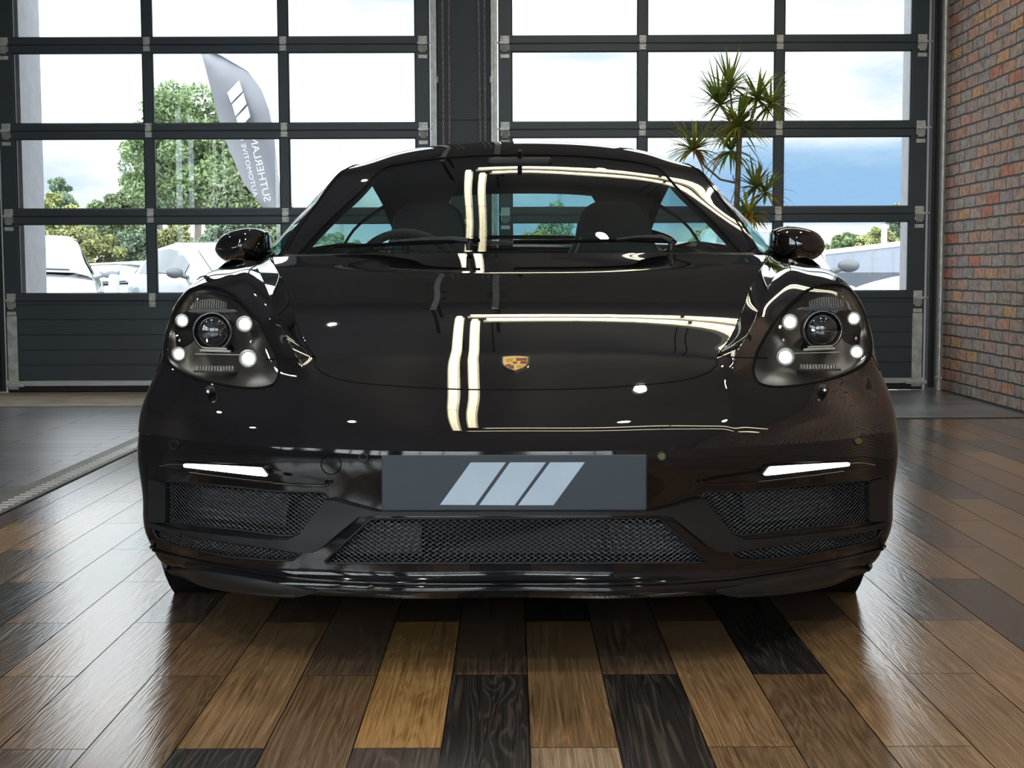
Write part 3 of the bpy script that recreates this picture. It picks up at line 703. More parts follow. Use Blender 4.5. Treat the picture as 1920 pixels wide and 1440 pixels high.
def panel(name, S, loops, mt, parent, holes=(), lines=(), h=.018, off=0.0, thick=0.0, inward=True):
    """mesh of the part of surface S inside the uv loops and outside the holes"""
    tris_v, tris_f, uvs = [], [], []
    for L in loops:
        L = np.asarray(L)
        L = np.concatenate([a[None]+(b-a)[None]*(np.arange(n)/n)[:, None] for a, b in zip(L, np.roll(L, -1, 0)) for n in [max(1, int(np.linalg.norm(b-a)/(h*1.3)))]])
        pts = [L]; edges = []; nb = 0
        def addloop(q, closed=True):
            nonlocal nb
            q = np.asarray(q); k = len(q)
            for i in range(k if closed else k-1): edges.append((nb+i, nb+(i+1) % k))
            nb += k
        addloop(L); allb = [L]
        for q in holes: q = np.asarray(q); pts.append(q); addloop(q); allb.append(q)
        for q in lines: q = np.asarray(q); pts.append(q); addloop(q, False); allb.append(q)
        B = np.concatenate(allb)
        lo, hi = L.min(0), L.max(0)
        gx, gy = np.meshgrid(np.arange(lo[0]+h*.5, hi[0], h), np.arange(lo[1]+h*.5, hi[1], h), indexing='ij')
        G = np.stack([gx.ravel(), gy.ravel()], 1)
        if len(G):
            keep = inside(L, G)
            for q in holes: keep &= ~inside(q, G)
            G = G[keep]
            seg = B
            if len(G):
                dmin = np.full(len(G), 1e9)
                for c0 in range(0, len(G), 3000): dmin[c0:c0+3000] = np.sqrt(((G[c0:c0+3000, None, :]-seg[None])**2).sum(2)).min(1)
                G = G[dmin > h*.45]
        allp = np.concatenate(pts+[G]) if len(G) else np.concatenate(pts)
        vs, es, fs, *_ = delaunay_2d_cdt([Vector((float(a), float(b))) for a, b in allp], edges, [], 0, 1e-7)
        vs = np.array([(v.x, v.y) for v in vs]); fs = np.array([f for f in fs if len(f) == 3]).reshape(-1, 3).astype(int)
        cen = vs[fs].mean(1); ok = inside(L, cen)
        for q in holes: ok &= ~inside(q, cen)
        fs = fs[ok]
        e1 = vs[fs[:, 1]]-vs[fs[:, 0]]; e2 = vs[fs[:, 2]]-vs[fs[:, 0]]; ar = e1[:, 0]*e2[:, 1]-e1[:, 1]*e2[:, 0]
        fs = fs[np.abs(ar) > 1e-11]; ar = ar[np.abs(ar) > 1e-11]
        fs[ar < 0] = fs[ar < 0][:, ::-1]
        uq, invx = np.unique(fs.ravel(), return_inverse=True)
        tris_f.append(invx.reshape(-1, 3)+sum(len(x) for x in uvs)); uvs.append(vs[uq])
    uv = np.concatenate(uvs); F = np.concatenate(tris_f)
    P = S.ev(uv[:, 0], uv[:, 1])
    lv = F.ravel(); c = np.repeat(uv[F].mean(1), 3, 0); q = uv[lv]+(c-uv[lv])*.06
    LN = S.nrm(q[:, 0], q[:, 1])
    if off or thick: VN = S.nrm(uv[:, 0], uv[:, 1])
    if off: P = P+VN*off
    verts = [tuple(p) for p in P]; faces = [tuple(int(i) for i in f) for f in F]; normals = [tuple(n) for n in LN]
    if thick:
        from collections import Counter
        cnt = Counter(); 
        for f in faces:
            for i in range(3): cnt[tuple(sorted((f[i], f[(i+1) % 3])))] += 1
        base = len(verts); mp = {}
        for f in list(faces):
            for i in range(3):
                a, b = f[i], f[(i+1) % 3]
                if cnt[tuple(sorted((a, b)))] == 1:
                    ids = []
                    pa, pb = np.array(verts[a]), np.array(verts[b]); qa, qb = pa-VN[a]*thick, pb-VN[b]*thick
                    k = len(verts); verts += [tuple(pb), tuple(pa), tuple(qa), tuple(qb)]
                    n = np.cross(pa-pb, qb-pb); n = n/max(np.linalg.norm(n), 1e-9)
                    faces.append((k, k+1, k+2, k+3)); normals += [tuple(n)]*4
    me = bpy.data.meshes.new(name); me.from_pydata(verts, [], faces)
    me.polygons.foreach_set('use_smooth', [True]*len(faces))
    me.normals_split_custom_set(normals)
    o = bpy.data.objects.new(name, me); C.objects.link(o); me.materials.append(mt); o.parent = parent
    return o
def onto(S, uv, off=0.0):
    uv = np.asarray(uv, float); p = S.ev(uv[:, 0], uv[:, 1])
    if off: p = p+S.nrm(uv[:, 0], uv[:, 1])*off
    return p
def seam(name, S, uv, r, mt, parent, off=0.0, closed=False):
    p = onto(S, uv, off); p = list(p)+([p[0]] if closed else [])
    return MB().tube([Vector(q) for q in p], r, 6, caps=not closed).build(name, mt, parent)

# ---------------------------------------------------------------- control ribs of the front shell: (x, y, z) from the nose ledge to the windscreen
R_ = [
 [(0,.02,.455),(0,.052,.488),(0,.113,.523),(0,.18,.552),(0,.30,.599),(0,.4225,.640),(0,.67,.709),(0,.90,.7605),(0,1.107,.8045),(0,1.30,.836),(0,1.45,.866)],
 [(.2,.028,.455),(.2,.061,.488),(.2,.121,.523),(.2,.188,.552),(.2,.3074,.599),(.21,.4307,.64),(.23,.68,.709),(.25,.913,.7605),(.27,1.1205,.8045),(.29,1.312,.836),(.30,1.457,.8655)],
 [(.36,.07,.454),(.356,.096,.486),(.35,.147,.521),(.345,.205,.5515),(.345,.322,.599),(.38,.457,.64),(.435,.722,.709),(.48,.96,.7605),(.525,1.175,.8045),(.56,1.345,.8355),(.59,1.48,.862)],
 [(.44,.105,.453),(.438,.131,.485),(.435,.18,.52),(.432,.236,.5535),(.433,.333,.597),(.48,.485,.639),(.559,.768,.7085),(.613,1.005,.760),(.667,1.21,.8035),(.712,1.37,.8335),(.745,1.52,.858)],
 [(.475,.12,.452),(.473,.15,.484),(.468,.197,.52),(.463,.255,.556),(.466,.32,.589),(.514,.42,.655),(.583,.65,.716),(.648,.89,.770),(.70,1.08,.808),(.742,1.25,.834),(.772,1.42,.846)],
 [(.54,.155,.451),(.538,.185,.483),(.534,.24,.519),(.5325,.32,.5585),(.541,.38,.5856),(.581,.513,.6504),(.6245,.668,.714),(.674,.83,.7639),(.73,1.03,.81),(.7694,1.22,.8325),(.805,1.42,.848)],
 [(.64,.22,.449),(.637,.25,.482),(.632,.303,.518),(.629,.38,.557),(.638,.432,.582),(.667,.54,.6429),(.703,.685,.7071),(.7426,.847,.7596),(.78,1.008,.797),(.815,1.20,.822),(.844,1.42,.837)],
 [(.735,.31,.447),(.732,.335,.48),(.726,.383,.516),(.717,.448,.561),(.725,.485,.5843),(.7525,.592,.6466),(.784,.723,.706),(.82,.882,.7591),(.847,1.03,.79),(.864,1.21,.8145),(.88,1.42,.822)],
 [(.81,.41,.445),(.808,.43,.478),(.803,.473,.514),(.79,.53,.5665),(.8015,.575,.597),(.822,.65,.6438),(.846,.75,.692),(.873,.90,.742),(.884,1.03,.772),(.888,1.21,.793),(.892,1.42,.795)],
 [(.862,.46,.443),(.861,.475,.475),(.857,.508,.512),(.846,.56,.562),(.8405,.60,.605),(.858,.67,.6428),(.876,.775,.684),(.891,.91,.728),(.894,1.05,.752),(.897,1.21,.765),(.90,1.42,.762)],
 [(.886,.53,.44),(.886,.545,.472),(.884,.575,.508),(.876,.615,.55),(.872,.655,.583),(.879,.735,.622),(.887,.84,.652),(.895,.95,.675),(.90,1.08,.69),(.903,1.21,.70),(.905,1.42,.70)],
 [(.89,.62,.40),(.89,.635,.432),(.889,.655,.47),(.887,.685,.51),(.886,.715,.545),(.889,.78,.58),(.894,.87,.60),(.899,.968,.61),(.902,1.08,.614),(.904,1.21,.617),(.906,1.42,.62)],
]
R_ = np.array(R_, float)
NR = len(R_)
mir = R_[1:][::-1].copy(); mir[:, :, 0] *= -1
PF = np.concatenate([mir, R_], 0)                   # full width, centre at index NR-1
c0 = NR-1
tmp = Surf(PF)
S1 = Surf(PF, creases=[c0-4, c0-3, c0+3, c0+4], v0=tmp.tv[3]*.4+tmp.tv[4]*.6, v1=tmp.tv[4]*.6+tmp.tv[5]*.4)
S1.prep()
U = lambda i: S1.tu[c0+i]
V = lambda i: S1.tv[i]
line = lambda u0, v0, u1, v1, n=30: np.stack([np.linspace(u0, u1, n), np.linspace(v0, v1, n)], 1)

# ---- outlines traced on the shell (half widths from the car's centre line)
hood_px = dens([(0, 731), (47, 730.5), (94, 730), (160, 727.5), (227, 723), (294, 717), (332, 710), (352, 703), (366, 696), (378, 684)], step=6)
hood_r = S1.inv(hood_px, side=1); hood_r[0, 0] = 0
vs0 = hood_r[-1, 1]
edge = line(U(3), max(vs0+.03, V(4)), U(3), V(10), 70)
rear = line(U(3), V(10), 0, V(10), 40)
half = np.concatenate([hood_r, edge, rear[1:]])
hood_loop = np.concatenate([half, mirror_uv(half[1:-1])])
panel('hood', S1, [hood_loop], M['paint'], car, h=.016, thick=.012)
seam('hood_gap', S1, np.concatenate([mirror_uv(np.concatenate([hood_r, edge])), np.concatenate([hood_r, edge])[1:]]), .0023, M['matte'], car, off=-.0008)

HL_px = [(663, 652), (660, 631), (655, 609), (647, 584), (634, 560), (619, 543), (603, 536), (585, 534), (566, 536.5), (547, 543.5), (531, 552.5), (512, 570), (495.5, 588.5), (479.5, 609.5),
         (463.5, 637), (452, 660), (446, 681), (444.5, 697), (449, 711.5), (457, 720), (473, 725), (495, 726.5), (527, 724), (559, 718.5), (591, 711.5), (623, 700), (646, 686.5), (658, 673)]
HLc = dens(HL_px, True, 5)
HL = S1.inv(HLc, side=1)
def arch_curve(S, cy, cz, r, ulo, uhi, vs):
    out = []
    for v in vs:
        us = np.linspace(ulo, uhi, 240); p = S.ev(us, np.full_like(us, v)); f = (p[:, 1]-cy)**2+(p[:, 2]-cz)**2-r*r
        k = np.where(f < 0)[0]
        if len(k) and k[0] > 0:
            i = k[0]; a, b = f[i-1], f[i]; out.append((us[i-1]+(us[i]-us[i-1])*a/(a-b), v))
    return np.array(out)
AY, AZ, AR = 0.955, 0.335, 0.372
ac = arch_curve(S1, AY, AZ, AR, U(8), U(11), np.linspace(V(0), V(10), 160))
arch_hole = np.concatenate([ac, [(U(11)+.03, ac[-1, 1]), (U(11)+.03, ac[0, 1])]])
# gap between bumper and fender
gap_in = S1.inv(dens([(388, 668), (411, 671), (440, 672), (470, 672)], step=5), side=1)
gap_out = S1.inv(np.array([(655, 662), (664, 668)]), side=1)
go2 = S1.inv(np.array([(.60, .575), (.65, .555)]), fun=lambda P: P[:, 1:3], frontonly=False, side=1)
go2 = go2[go2[:, 0] > gap_out[-1, 0]] if len(go2) else go2
gap_line = np.concatenate([gap_in, gap_out, go2, [(U(11)+.0, go2[-1, 1]-.004 if len(go2) else gap_out[-1, 1])]])
fend = np.concatenate([gap_line, line(U(11), gap_line[-1, 1]+.01, U(11), V(10), 40), line(U(11)-.01, V(10), U(3), V(10), 30), line(U(3), V(10)-.01, U(3), gap_in[0, 1]+.012, 60)])
crease = line(U(4), max(gap_in[0, 1], V(4)), U(4), V(10), 60)
bump_half = np.concatenate([line(0, V(0), U(11), V(0), 60), [(U(11), (V(0)+gap_line[-1, 1])/2)], gap_line[::-1], line(U(3), gap_in[0, 1]-.012, U(3), edge[0, 1], 8), hood_r[::-1]])
bump = np.concatenate([bump_half[:-1], [(0, hood_r[0, 1])], mirror_uv(bump_half[1:-1])])
for s in (1, -1):
    mm = (lambda q: q) if s > 0 else mirror_uv
    f = panel('front_fender', S1, [mm(fend)], M['paint'], car, holes=[mm(HL), mm(arch_hole)], lines=[mm(crease)], h=.016, thick=.010)
    seam('fender_gap', S1, mm(gap_in), .0016, M['matte'], f, off=-.0004)
    seam('fender_gap', S1, mm(np.concatenate([gap_out, go2])), .0016, M['matte'], f, off=-.0004)
front_bumper = panel('front_bumper', S1, [bump], M['paint'], car, holes=[HL, mirror_uv(HL), arch_hole, mirror_uv(arch_hole)], h=.014)
# dark liner below the shell so that no light shows through the gaps
liner = np.concatenate([line(U(-8), V(1), U(8), V(1), 40), line(U(8), V(10), U(-8), V(10), 40)])
panel('inner_liner', S1, [liner], M['matte'], car, holes=[HL, mirror_uv(HL)], h=.05, off=-.02)

# ---------------------------------------------------------------- lower bumper
TL = np.array([0, .03, .08, .13, .24, .36, .50, .66, .80, .87, .915, 1.0])
OF = np.array([0, .0014, .0017, .0000, -.009, -.018, -.020, -.0165, -.0215, -.0200, -.007, -.013])
def low_rib(i):
    p = R_[i, 0].copy()
    a, b = R_[max(i-1, 0), 0], R_[min(i+1, NR-1), 0]
    tx, ty = b[0]-a[0], b[1]-a[1]
    if i == 0: tx, ty = 1, 0
    l = math.hypot(tx, ty); n = np.array([ty/l, -tx/l])
    if i == NR-1: n = np.array([1.0, 0.0])
    ztop = p[2]; zb = np.interp(p[0], [0, .35, .6, .78, .87, .89], [.158, .150, .134, .120, .118, .118])
    cf = np.clip((p[0]-.55)/.3, 0, 1)
    out = []
    for t, o in zip(TL, OF):
        o2 = o*(1-.75*cf)+cf*(.006*math.sin(PI*min(t/.45, 1))) - cf*.055*max(0, (t-.6)/.4)**2.2
        z = ztop+(zb-ztop)*t
        out.append((p[0]+n[0]*o2, p[1]+n[1]*o2, z))
    return out
L_ = np.array([low_rib(i) for i in range(NR)])
L_[0, :, 0] = 0
lm = L_[1:][::-1].copy(); lm[:, :, 0] *= -1
S2 = Surf(np.concatenate([lm, L_], 0)[:, ::-1])       # v upward
S2.prep()
U2 = lambda i: S2.tu[c0+i]
v2 = lambda t: np.interp(1-t, (1-TL)[::-1], S2.tv)
def I2(pts, step=5, closed=True, smooth=True, side=1): return S2.inv(dens(pts, closed, step, smooth), side=side)
def sidepair(fn):
    for s in (1, -1): fn(s, (lambda q: np.asarray(q)) if s > 0 else mirror_uv)
def rnd(poly, r=6, n=4):          # round the corners of a pixel polygon
    poly = np.asarray(poly, float); out = []; k = len(poly)
    for i in range(k):
        p, a, b = poly[i], poly[i-1], poly[(i+1) % k]
        ra = min(r, np.linalg.norm(a-p)*.45); rb = min(r, np.linalg.norm(b-p)*.45)
        pa = p+(a-p)/np.linalg.norm(a-p)*ra; pb = p+(b-p)/np.linalg.norm(b-p)*rb
        for t in np.linspace(0, 1, n): out.append((1-t)**2*pa+2*t*(1-t)*p+t*t*pb)
    return np.array(out)
# openings (half widths measured from 966)
CG = rnd([(-362, 1056), (-270, 972), (270, 971), (362, 1056)], 10)
SG = rnd([(660, 980), (660, 902), (647, 901), (540, 911), (445, 921), (359, 922), (349, 932), (393, 991), (416, 1004), (440, 1004), (520, 993), (602, 985)], 5)
LG = rnd([(686, 990), (676, 1008), (644, 1021), (539, 1044), (455, 1051), (418, 1050), (401, 1037), (455, 1028), (539, 1016), (644, 999)], 4)
CGu = S2.inv(dens(CG, True, 6, False)); 
SGu = I2(SG, smooth=False); LGu = I2(LG, smooth=False)
ac2 = arch_curve(S2, AY, AZ, AR+.03, U2(8), U2(11), np.linspace(S2.tv[0], S2.tv[-1], 60))
arch2 = np.concatenate([ac2, [(U2(11)+.05, ac2[-1, 1]), (U2(11)+.05, ac2[0, 1])]]) if len(ac2) else None
full = np.concatenate([line(U2(-11), S2.tv[0], U2(11), S2.tv[0], 80), line(U2(11), S2.tv[-1], U2(-11), S2.tv[-1], 80)])
holes = [CGu, SGu, mirror_uv(SGu), LGu, mirror_uv(LGu)]+([arch2, mirror_uv(arch2)] if arch2 is not None else [])
lower = panel('bumper_lower_section', S2, [full], M['gloss'], front_bumper, holes=holes, h=.014)
# inlet ducts and grilles -------------------------------------------------------
def duct(loop, depth, parent):
    p = onto(S2, loop); n = len(p); q = p+np.array([0, depth, 0]); c = q.mean(0); q2 = c+(q-c)*.985
    b = MB(); b.add(list(p)+list(q2), [(i, (i+1) % n, n+(i+1) % n, n+i) for i in range(n)])
    b.add(list(q2), [tuple(range(n))])
    return b.build('inlet_duct', M['inlet'], parent)
def lattice(pxpoly, uvloop, parent, sp_=.0142, wdt=.00125, inset=.012, spany=1.0):
    """woven wire grille set into an opening: two families of slanting wires clipped to the outline"""
    p = onto(S2, uvloop); xz = p[:, [0, 2]]
    lo, hi = xz.min(0), xz.max(0); b = MB(); slope = .62
    sgn = 1 if lo[0] >= -.01 else (-1 if hi[0] <= .01 else 0)
    ztab = {}
    # depth of the surface as a function of (x, z): quadratic fit over the outline
    A = lambda q: np.stack([np.ones(len(q)), q[:, 0], q[:, 1], q[:, 0]**2, q[:, 1]**2, q[:, 0]*q[:, 1], q[:, 0]**3, np.abs(q[:, 0])**4], 1)
    uvd = np.concatenate([uvloop*(1-f)+uvloop.mean(0)*f for f in (0, .3, .6)]); pp = onto(S2, uvd)
    co, *_ = np.linalg.lstsq(A(pp[:, [0, 2]]), pp[:, 1], rcond=None)
    fy = lambda q: A(q) @ co + inset
    for fam in (1, -1):
        k = 0; L = (hi[0]-lo[0])+(hi[1]-lo[1])/slope
        x = lo[0]-(hi[1]-lo[1])/slope
        while x < hi[0]+(hi[1]-lo[1])/slope:
            n = 90; t = np.linspace(0, 1, n)
            q = np.stack([x+fam*t*(hi[1]-lo[1])/slope*1.0, lo[1]+t*(hi[1]-lo[1])], 1)
            ins = inside(xz, q); i = 0
            while i < n:
                if ins[i]:
                    j = i
                    while j+1 < n and ins[j+1]: j += 1
                    if j-i >= 2:
                        m = max(2, (j-i)//5); ids = np.linspace(i, j, m+1).astype(int); a = q[ids]
                        w_ = np.array([1*wdt, 0.0]); y = fy(a)
                        weave = np.array([(1 if (w0 % 2) == (fam > 0) else -1)*.0012 for w0 in range(len(a))])
                        va = [(c_[0]-w_[0], yy+ww, c_[1]) for c_, yy, ww in zip(a, y, weave)]; vb = [(c_[0]+w_[0], yy+ww, c_[1]) for c_, yy, ww in zip(a, y, weave)]
                        vc = [(c_[0], yy+ww+.002, c_[1]) for c_, yy, ww in zip(a, y, weave)]; k_ = len(a)
                        fs = []
                        for e in range(k_-1): fs += [(e, e+1, k_+e+1, k_+e), (k_+e, k_+e+1, 2*k_+e+1, 2*k_+e), (2*k_+e, 2*k_+e+1, e+1, e)]
                        b.add(va+vb+vc, fs)
                    i = j+1
                else: i += 1
            x += sp_
    return b.build('grille_mesh', M['mesh'], parent)
def grille(name, pxp, loop, dep, label=None):
    fr = seam(name, S2, loop, .0028, M['satin'], car, off=-.001, closed=True)
    duct(loop, dep, fr); lattice(pxp, loop, fr)
    if label: fr['label'] = label
    return fr
gc = grille('center_grille', CG, CGu, .10)
for s in (1, -1):         # radiator edges seen behind the central mesh
    q = onto(S2, S2.inv(np.array([(s*180, 990), (s*330, 990), (s*345, 1048), (s*180, 1048)])))
    MB().prism([tuple(p+np.array([0, .055, 0])) for p in q], (0, .02, 0)).build('radiator_panel', M['radiator'], gc)
def side_parts(s, mm):
    g = grille('side_grille', SG, mm(SGu), .09)
    q = onto(S2, mm(I2([(430, 930), (600, 920), (600, 975), (440, 990)], smooth=False, step=30)))
    MB().prism([tuple(p+np.array([0, .05, 0])) for p in q], (0, .02, 0)).build('radiator_panel', M['radiator'], g)
    grille('lower_side_grille', LG, mm(LGu), .05)
    # satin end block outside the side grille
    blk = I2(rnd([(690, 978), (690, 897), (664, 903), (655, 912), (656, 979)], 5), smooth=False)
    panel('bumper_end_block', S2, [mm(blk)], M['satin'], front_bumper, h=.012, off=.006, thick=.02)
    # sensor, washer cap and lamps live further down
sidepair(side_parts)
# satin gull-shaped blade under the plate
half_bl = [(0, 956), (255, 957), (300, 946), (341, 934), (352, 936), (400, 1000), (425, 1012), (470, 1010), (560, 1000), (640, 990), (688, 978), (690, 986), (640, 998), (560, 1011), (470, 1023), (405, 1033),
           (375, 1034), (355, 1022), (290, 968), (277, 966), (0, 966)]
blr = S2.inv(dens(np.array(half_bl), False, 6, False), side=1)
blade = np.concatenate([blr, mirror_uv(blr[1:-1])])
panel('bumper_blade', S2, [blade], M['satin'], front_bumper, h=.010, off=.010, thick=.022)
# lip: gloss ridge + matte corner splitters
lip = np.concatenate([S2.inv(dens([(0, 1096), (200, 1095), (340, 1090), (430, 1082), (552, 1061), (640, 1042), (690, 1027)], step=6), side=1)])
lipf = np.concatenate([mirror_uv(lip), lip[1:]])
seam('splitter_edge', S2, lipf, .0045, M['gloss'], front_bumper, off=.002)
def corner_split(s, mm):
    q = I2(rnd([(662, 1068), (646, 1064), (600, 1068), (520, 1082), (420, 1098), (372, 1107), (410, 1117), (500, 1113), (600, 1102), (658, 1090)], 5), smooth=False)
    panel('splitter_flap', S2, [mm(q)], M['satin'], front_bumper, h=.012, off=.007, thick=.018)
    MB().tube([Vector(p) for p in onto(S2, mm(S2.inv(dens([(410, 1118), (500, 1114), (600, 1103), (655, 1091)], step=8), side=1)), .004)], .005, 6).build('flap_edge', M['satin'], front_bumper)
sidepair(corner_split)
low_pts = [onto(S2, line(U2(-9), S2.tv[0], U2(9), S2.tv[0], 40))]
P0 = low_pts[0]; P1 = P0.copy(); P1[:, 1] = 0.62; P1[:, 2] = .15; P1[:, 0] = np.clip(P1[:, 0], -.62, .62)
MB().grid(np.stack([P0, P0*.5+P1*.5+np.array([0, 0, .01]), P1])).build('undertray', M['matte'], car)
# daytime light bars
def drl(s, mm):
    hs = I2([(664, 867), (640, 864), (560, 869), (470, 873), (452, 884), (380, 895), (350, 903), (360, 907), (450, 899), (560, 887), (650, 877)], step=5)
    o = panel('daytime_light', S2, [mm(hs)], M['gloss'], front_bumper, h=.010, off=.007, thick=.012)
    ba = I2(rnd([(617, 867), (560, 869), (472, 874), (460, 889), (480, 887.5), (617, 873)], 3), smooth=False)
    panel('lit_bar', S2, [mm(ba)], M['drl'], o, h=.010, off=.0105, thick=.006)
    c = S2.inv(dens([(664, 872), (640, 868), (617, 869)], step=5), side=1)
    seam('bright_trim', S2, mm(c), .0016, M['chrome'], o, off=.009)
    c = S2.inv(dens([(655, 878), (560, 890), (450, 902), (370, 907), (345, 905)], step=5), side=1)
    seam('lower_fin', S2, mm(c), .003, M['gloss'], o, off=.008)
sidepair(drl)
# parking sensors, tow cover, washer nozzles
def ring_on(S, px, r, name, mt, parent, tube=.0016, off=.001):
    c = np.array(px, float); a = np.linspace(0, 2*PI, 28)[:-1]; sc = FPX/2.9
    q = S.inv(np.stack([c[0]+r*sc*np.cos(a), c[1]+r*sc*np.sin(a)], 1))
    return seam(name, S, q, tube, mt, parent, off=off, closed=True), q
for hx, py, r, nm in ((-283, 858, .0085, 'parking_sensor'), (275, 856, .0085, 'parking_sensor'), (-642, 833, .009, 'parking_sensor'), (640, 828, .008, 'parking_sensor')):
    S = S2
    rg, q = ring_on(S, (hx, py), r, nm, M['satin'], front_bumper, .0018)
    panel('sensor_face', S, [q], M['gloss'] if hx < 0 else mat('sensor_olive', (.12, .13, .05), .4), rg, h=.004, off=.0015)
ring_on(S2, (-345, 870), .0205, 'tow_eye_cover', M['matte'], front_bumper, .0011, 0.0003)
def washer(s, mm):
    q = onto(S1, mm(S1.inv(np.array([(573, 731.0)]), side=1)))[0]
    b = MB().sphere((q[0], q[1]-.012, q[2]), (.0115, .02, .0125), 18, 12)
    o = b.build('headlamp_washer', M['satin'], front_bumper)
    MB().lathe([(.0005, -.033), (.004, -.033), (.0045, -.03)], 'y', (q[0], q[1], q[2]), 12).build('washer_jet', M['chrome'], o)
sidepair(washer)
# number plate
pl = [unproj(960+a, b, -.034) for a, b in ((-249, 853), (249, 853), (249, 957.5), (-249, 957.5))]
pc = sum(pl, Vector())/4; pwid = pl[1].x-pl[0].x; phei = pl[0].z-pl[2].z
np_ = MB().bev(-pwid/2, pwid/2, -.004, .004, -phei/2, phei/2, .003).build('number_plate', M['plate'], car); np_.location = pc
np_['label'] = 'slate grey show plate with three slanted silver bars'
MB().box(-pwid*.4, pwid*.4, .0041, .05, -phei*.3, phei*.3).build('plate_bracket', M['matte'], np_)
k = pwid/498.0
for a in (((-83, 866), (-17, 866), (-75, 946.5), (-141, 946)), ((-9, 866), (58, 866), (-1, 947), (-67, 946.5)), ((66, 866), (131, 866), (72, 947), (6, 947))):
    MB().prism([((x+1.5)*k, -.0046, (905.25-y)*k) for x, y in a], (0, .001, 0)).build('emblem_bar', M['silver'], np_)

# crest on the hood
def shield(cx, cy, w, h_, n=10):
    top = [(cx-w/2+w*t, cy-h_*.42-h_*.06*math.sin(PI*t)) for t in np.linspace(0, 1, n)]
    r = [(cx+w/2*f, cy+h_*g) for f, g in ((1, -.1), (.97, .05), (.86, .20), (.6, .36), (.3, .46), (0, .56))]
    l = [(2*cx-x, y) for x, y in r[:-1][::-1]]
    return np.array(top+r+l)
def badge(name, poly, mt, off, parent, thick=.001, h=.006): return panel(name, S1, [S1.inv(dens(poly, True, 1.5, False))[:, :]], mt, parent, h=h, off=off, thick=thick)
BX, BY = 0, 682.5
rim = badge('hood_crest', shield(BX, BY, 53, 30), M['chrome'], .0022, car, .003)
badge('crest_gap', shield(BX, BY, 50, 27.5), M['badgeblack'], .0026, rim)
gd = badge('crest_field', shield(BX-.5, BY-.3, 46, 25.5), M['gold'], .0030, rim)
clipx = lambda y, lo, hi: None
for (x0, x1, y0, y1, mt) in ((1, 21, -8.3, -6.6, 'badgeblack'), (1, 21, -6.4, -3.6, 'badgered'), (9, 21, -2.2, -.6, 'badgeblack'), (9, 21, -.4, 2.0, 'badgered'),
                             (-17, -9, 3.2, 4.3, 'badgeblack'), (-19, -3, 4.6, 6.8, 'badgered'), (-13, -3, 7.6, 9.4, 'badgeblack'), (-9, -3, 9.8, 11.0, 'badgered')):
    badge('crest_band', np.array([(BX+x0, BY+y0), (BX+x1, BY+y0), (BX+x1, BY+y1), (BX+x0, BY+y1)]), M[mt], .0036, rim, .0004)
horse = [(-4.5, 1.2), (-3.4, -1.2), (-2.2, -2.2), (-1.2, -1.0), (1.0, -.2), (2.6, -2.6), (3.4, -2.4), (3.0, .2), (2.4, 1.8), (2.2, 3.0), (.6, 1.2), (-1.4, 1.4), (-2.4, 3.0), (-3.0, 1.2)]
badge('crest_horse', np.array([(BX-1+x, BY+y*.9) for x, y in horse]), M['badgeblack'], .0040, rim, .0004, h=.004)
for (x0, x1, y0, m_) in ((-19, -4, -7.2, 0), (-17, -6, -5.2, 0), (-18, -7, -3.0, 0), (3, 14, 5.4, 0), (2, 11, 7.6, 0)):     # antler strokes and lettering ridge
    badge('crest_antler', np.array([(BX+x0, BY+y0+.7), (BX+(x0+x1)/2, BY+y0), (BX+x1, BY+y0+.4), (BX+x1, BY+y0+1.1), (BX+(x0+x1)/2, BY+y0+.8), (BX+x0, BY+y0+1.4)]), mat('badge_umber', (.35, .2, .05), .4), .0035, rim, .0003, h=.004)

M['barwhite'] = mat('lamp_light_bar', (.55, .55, .53), .25, var=.1)
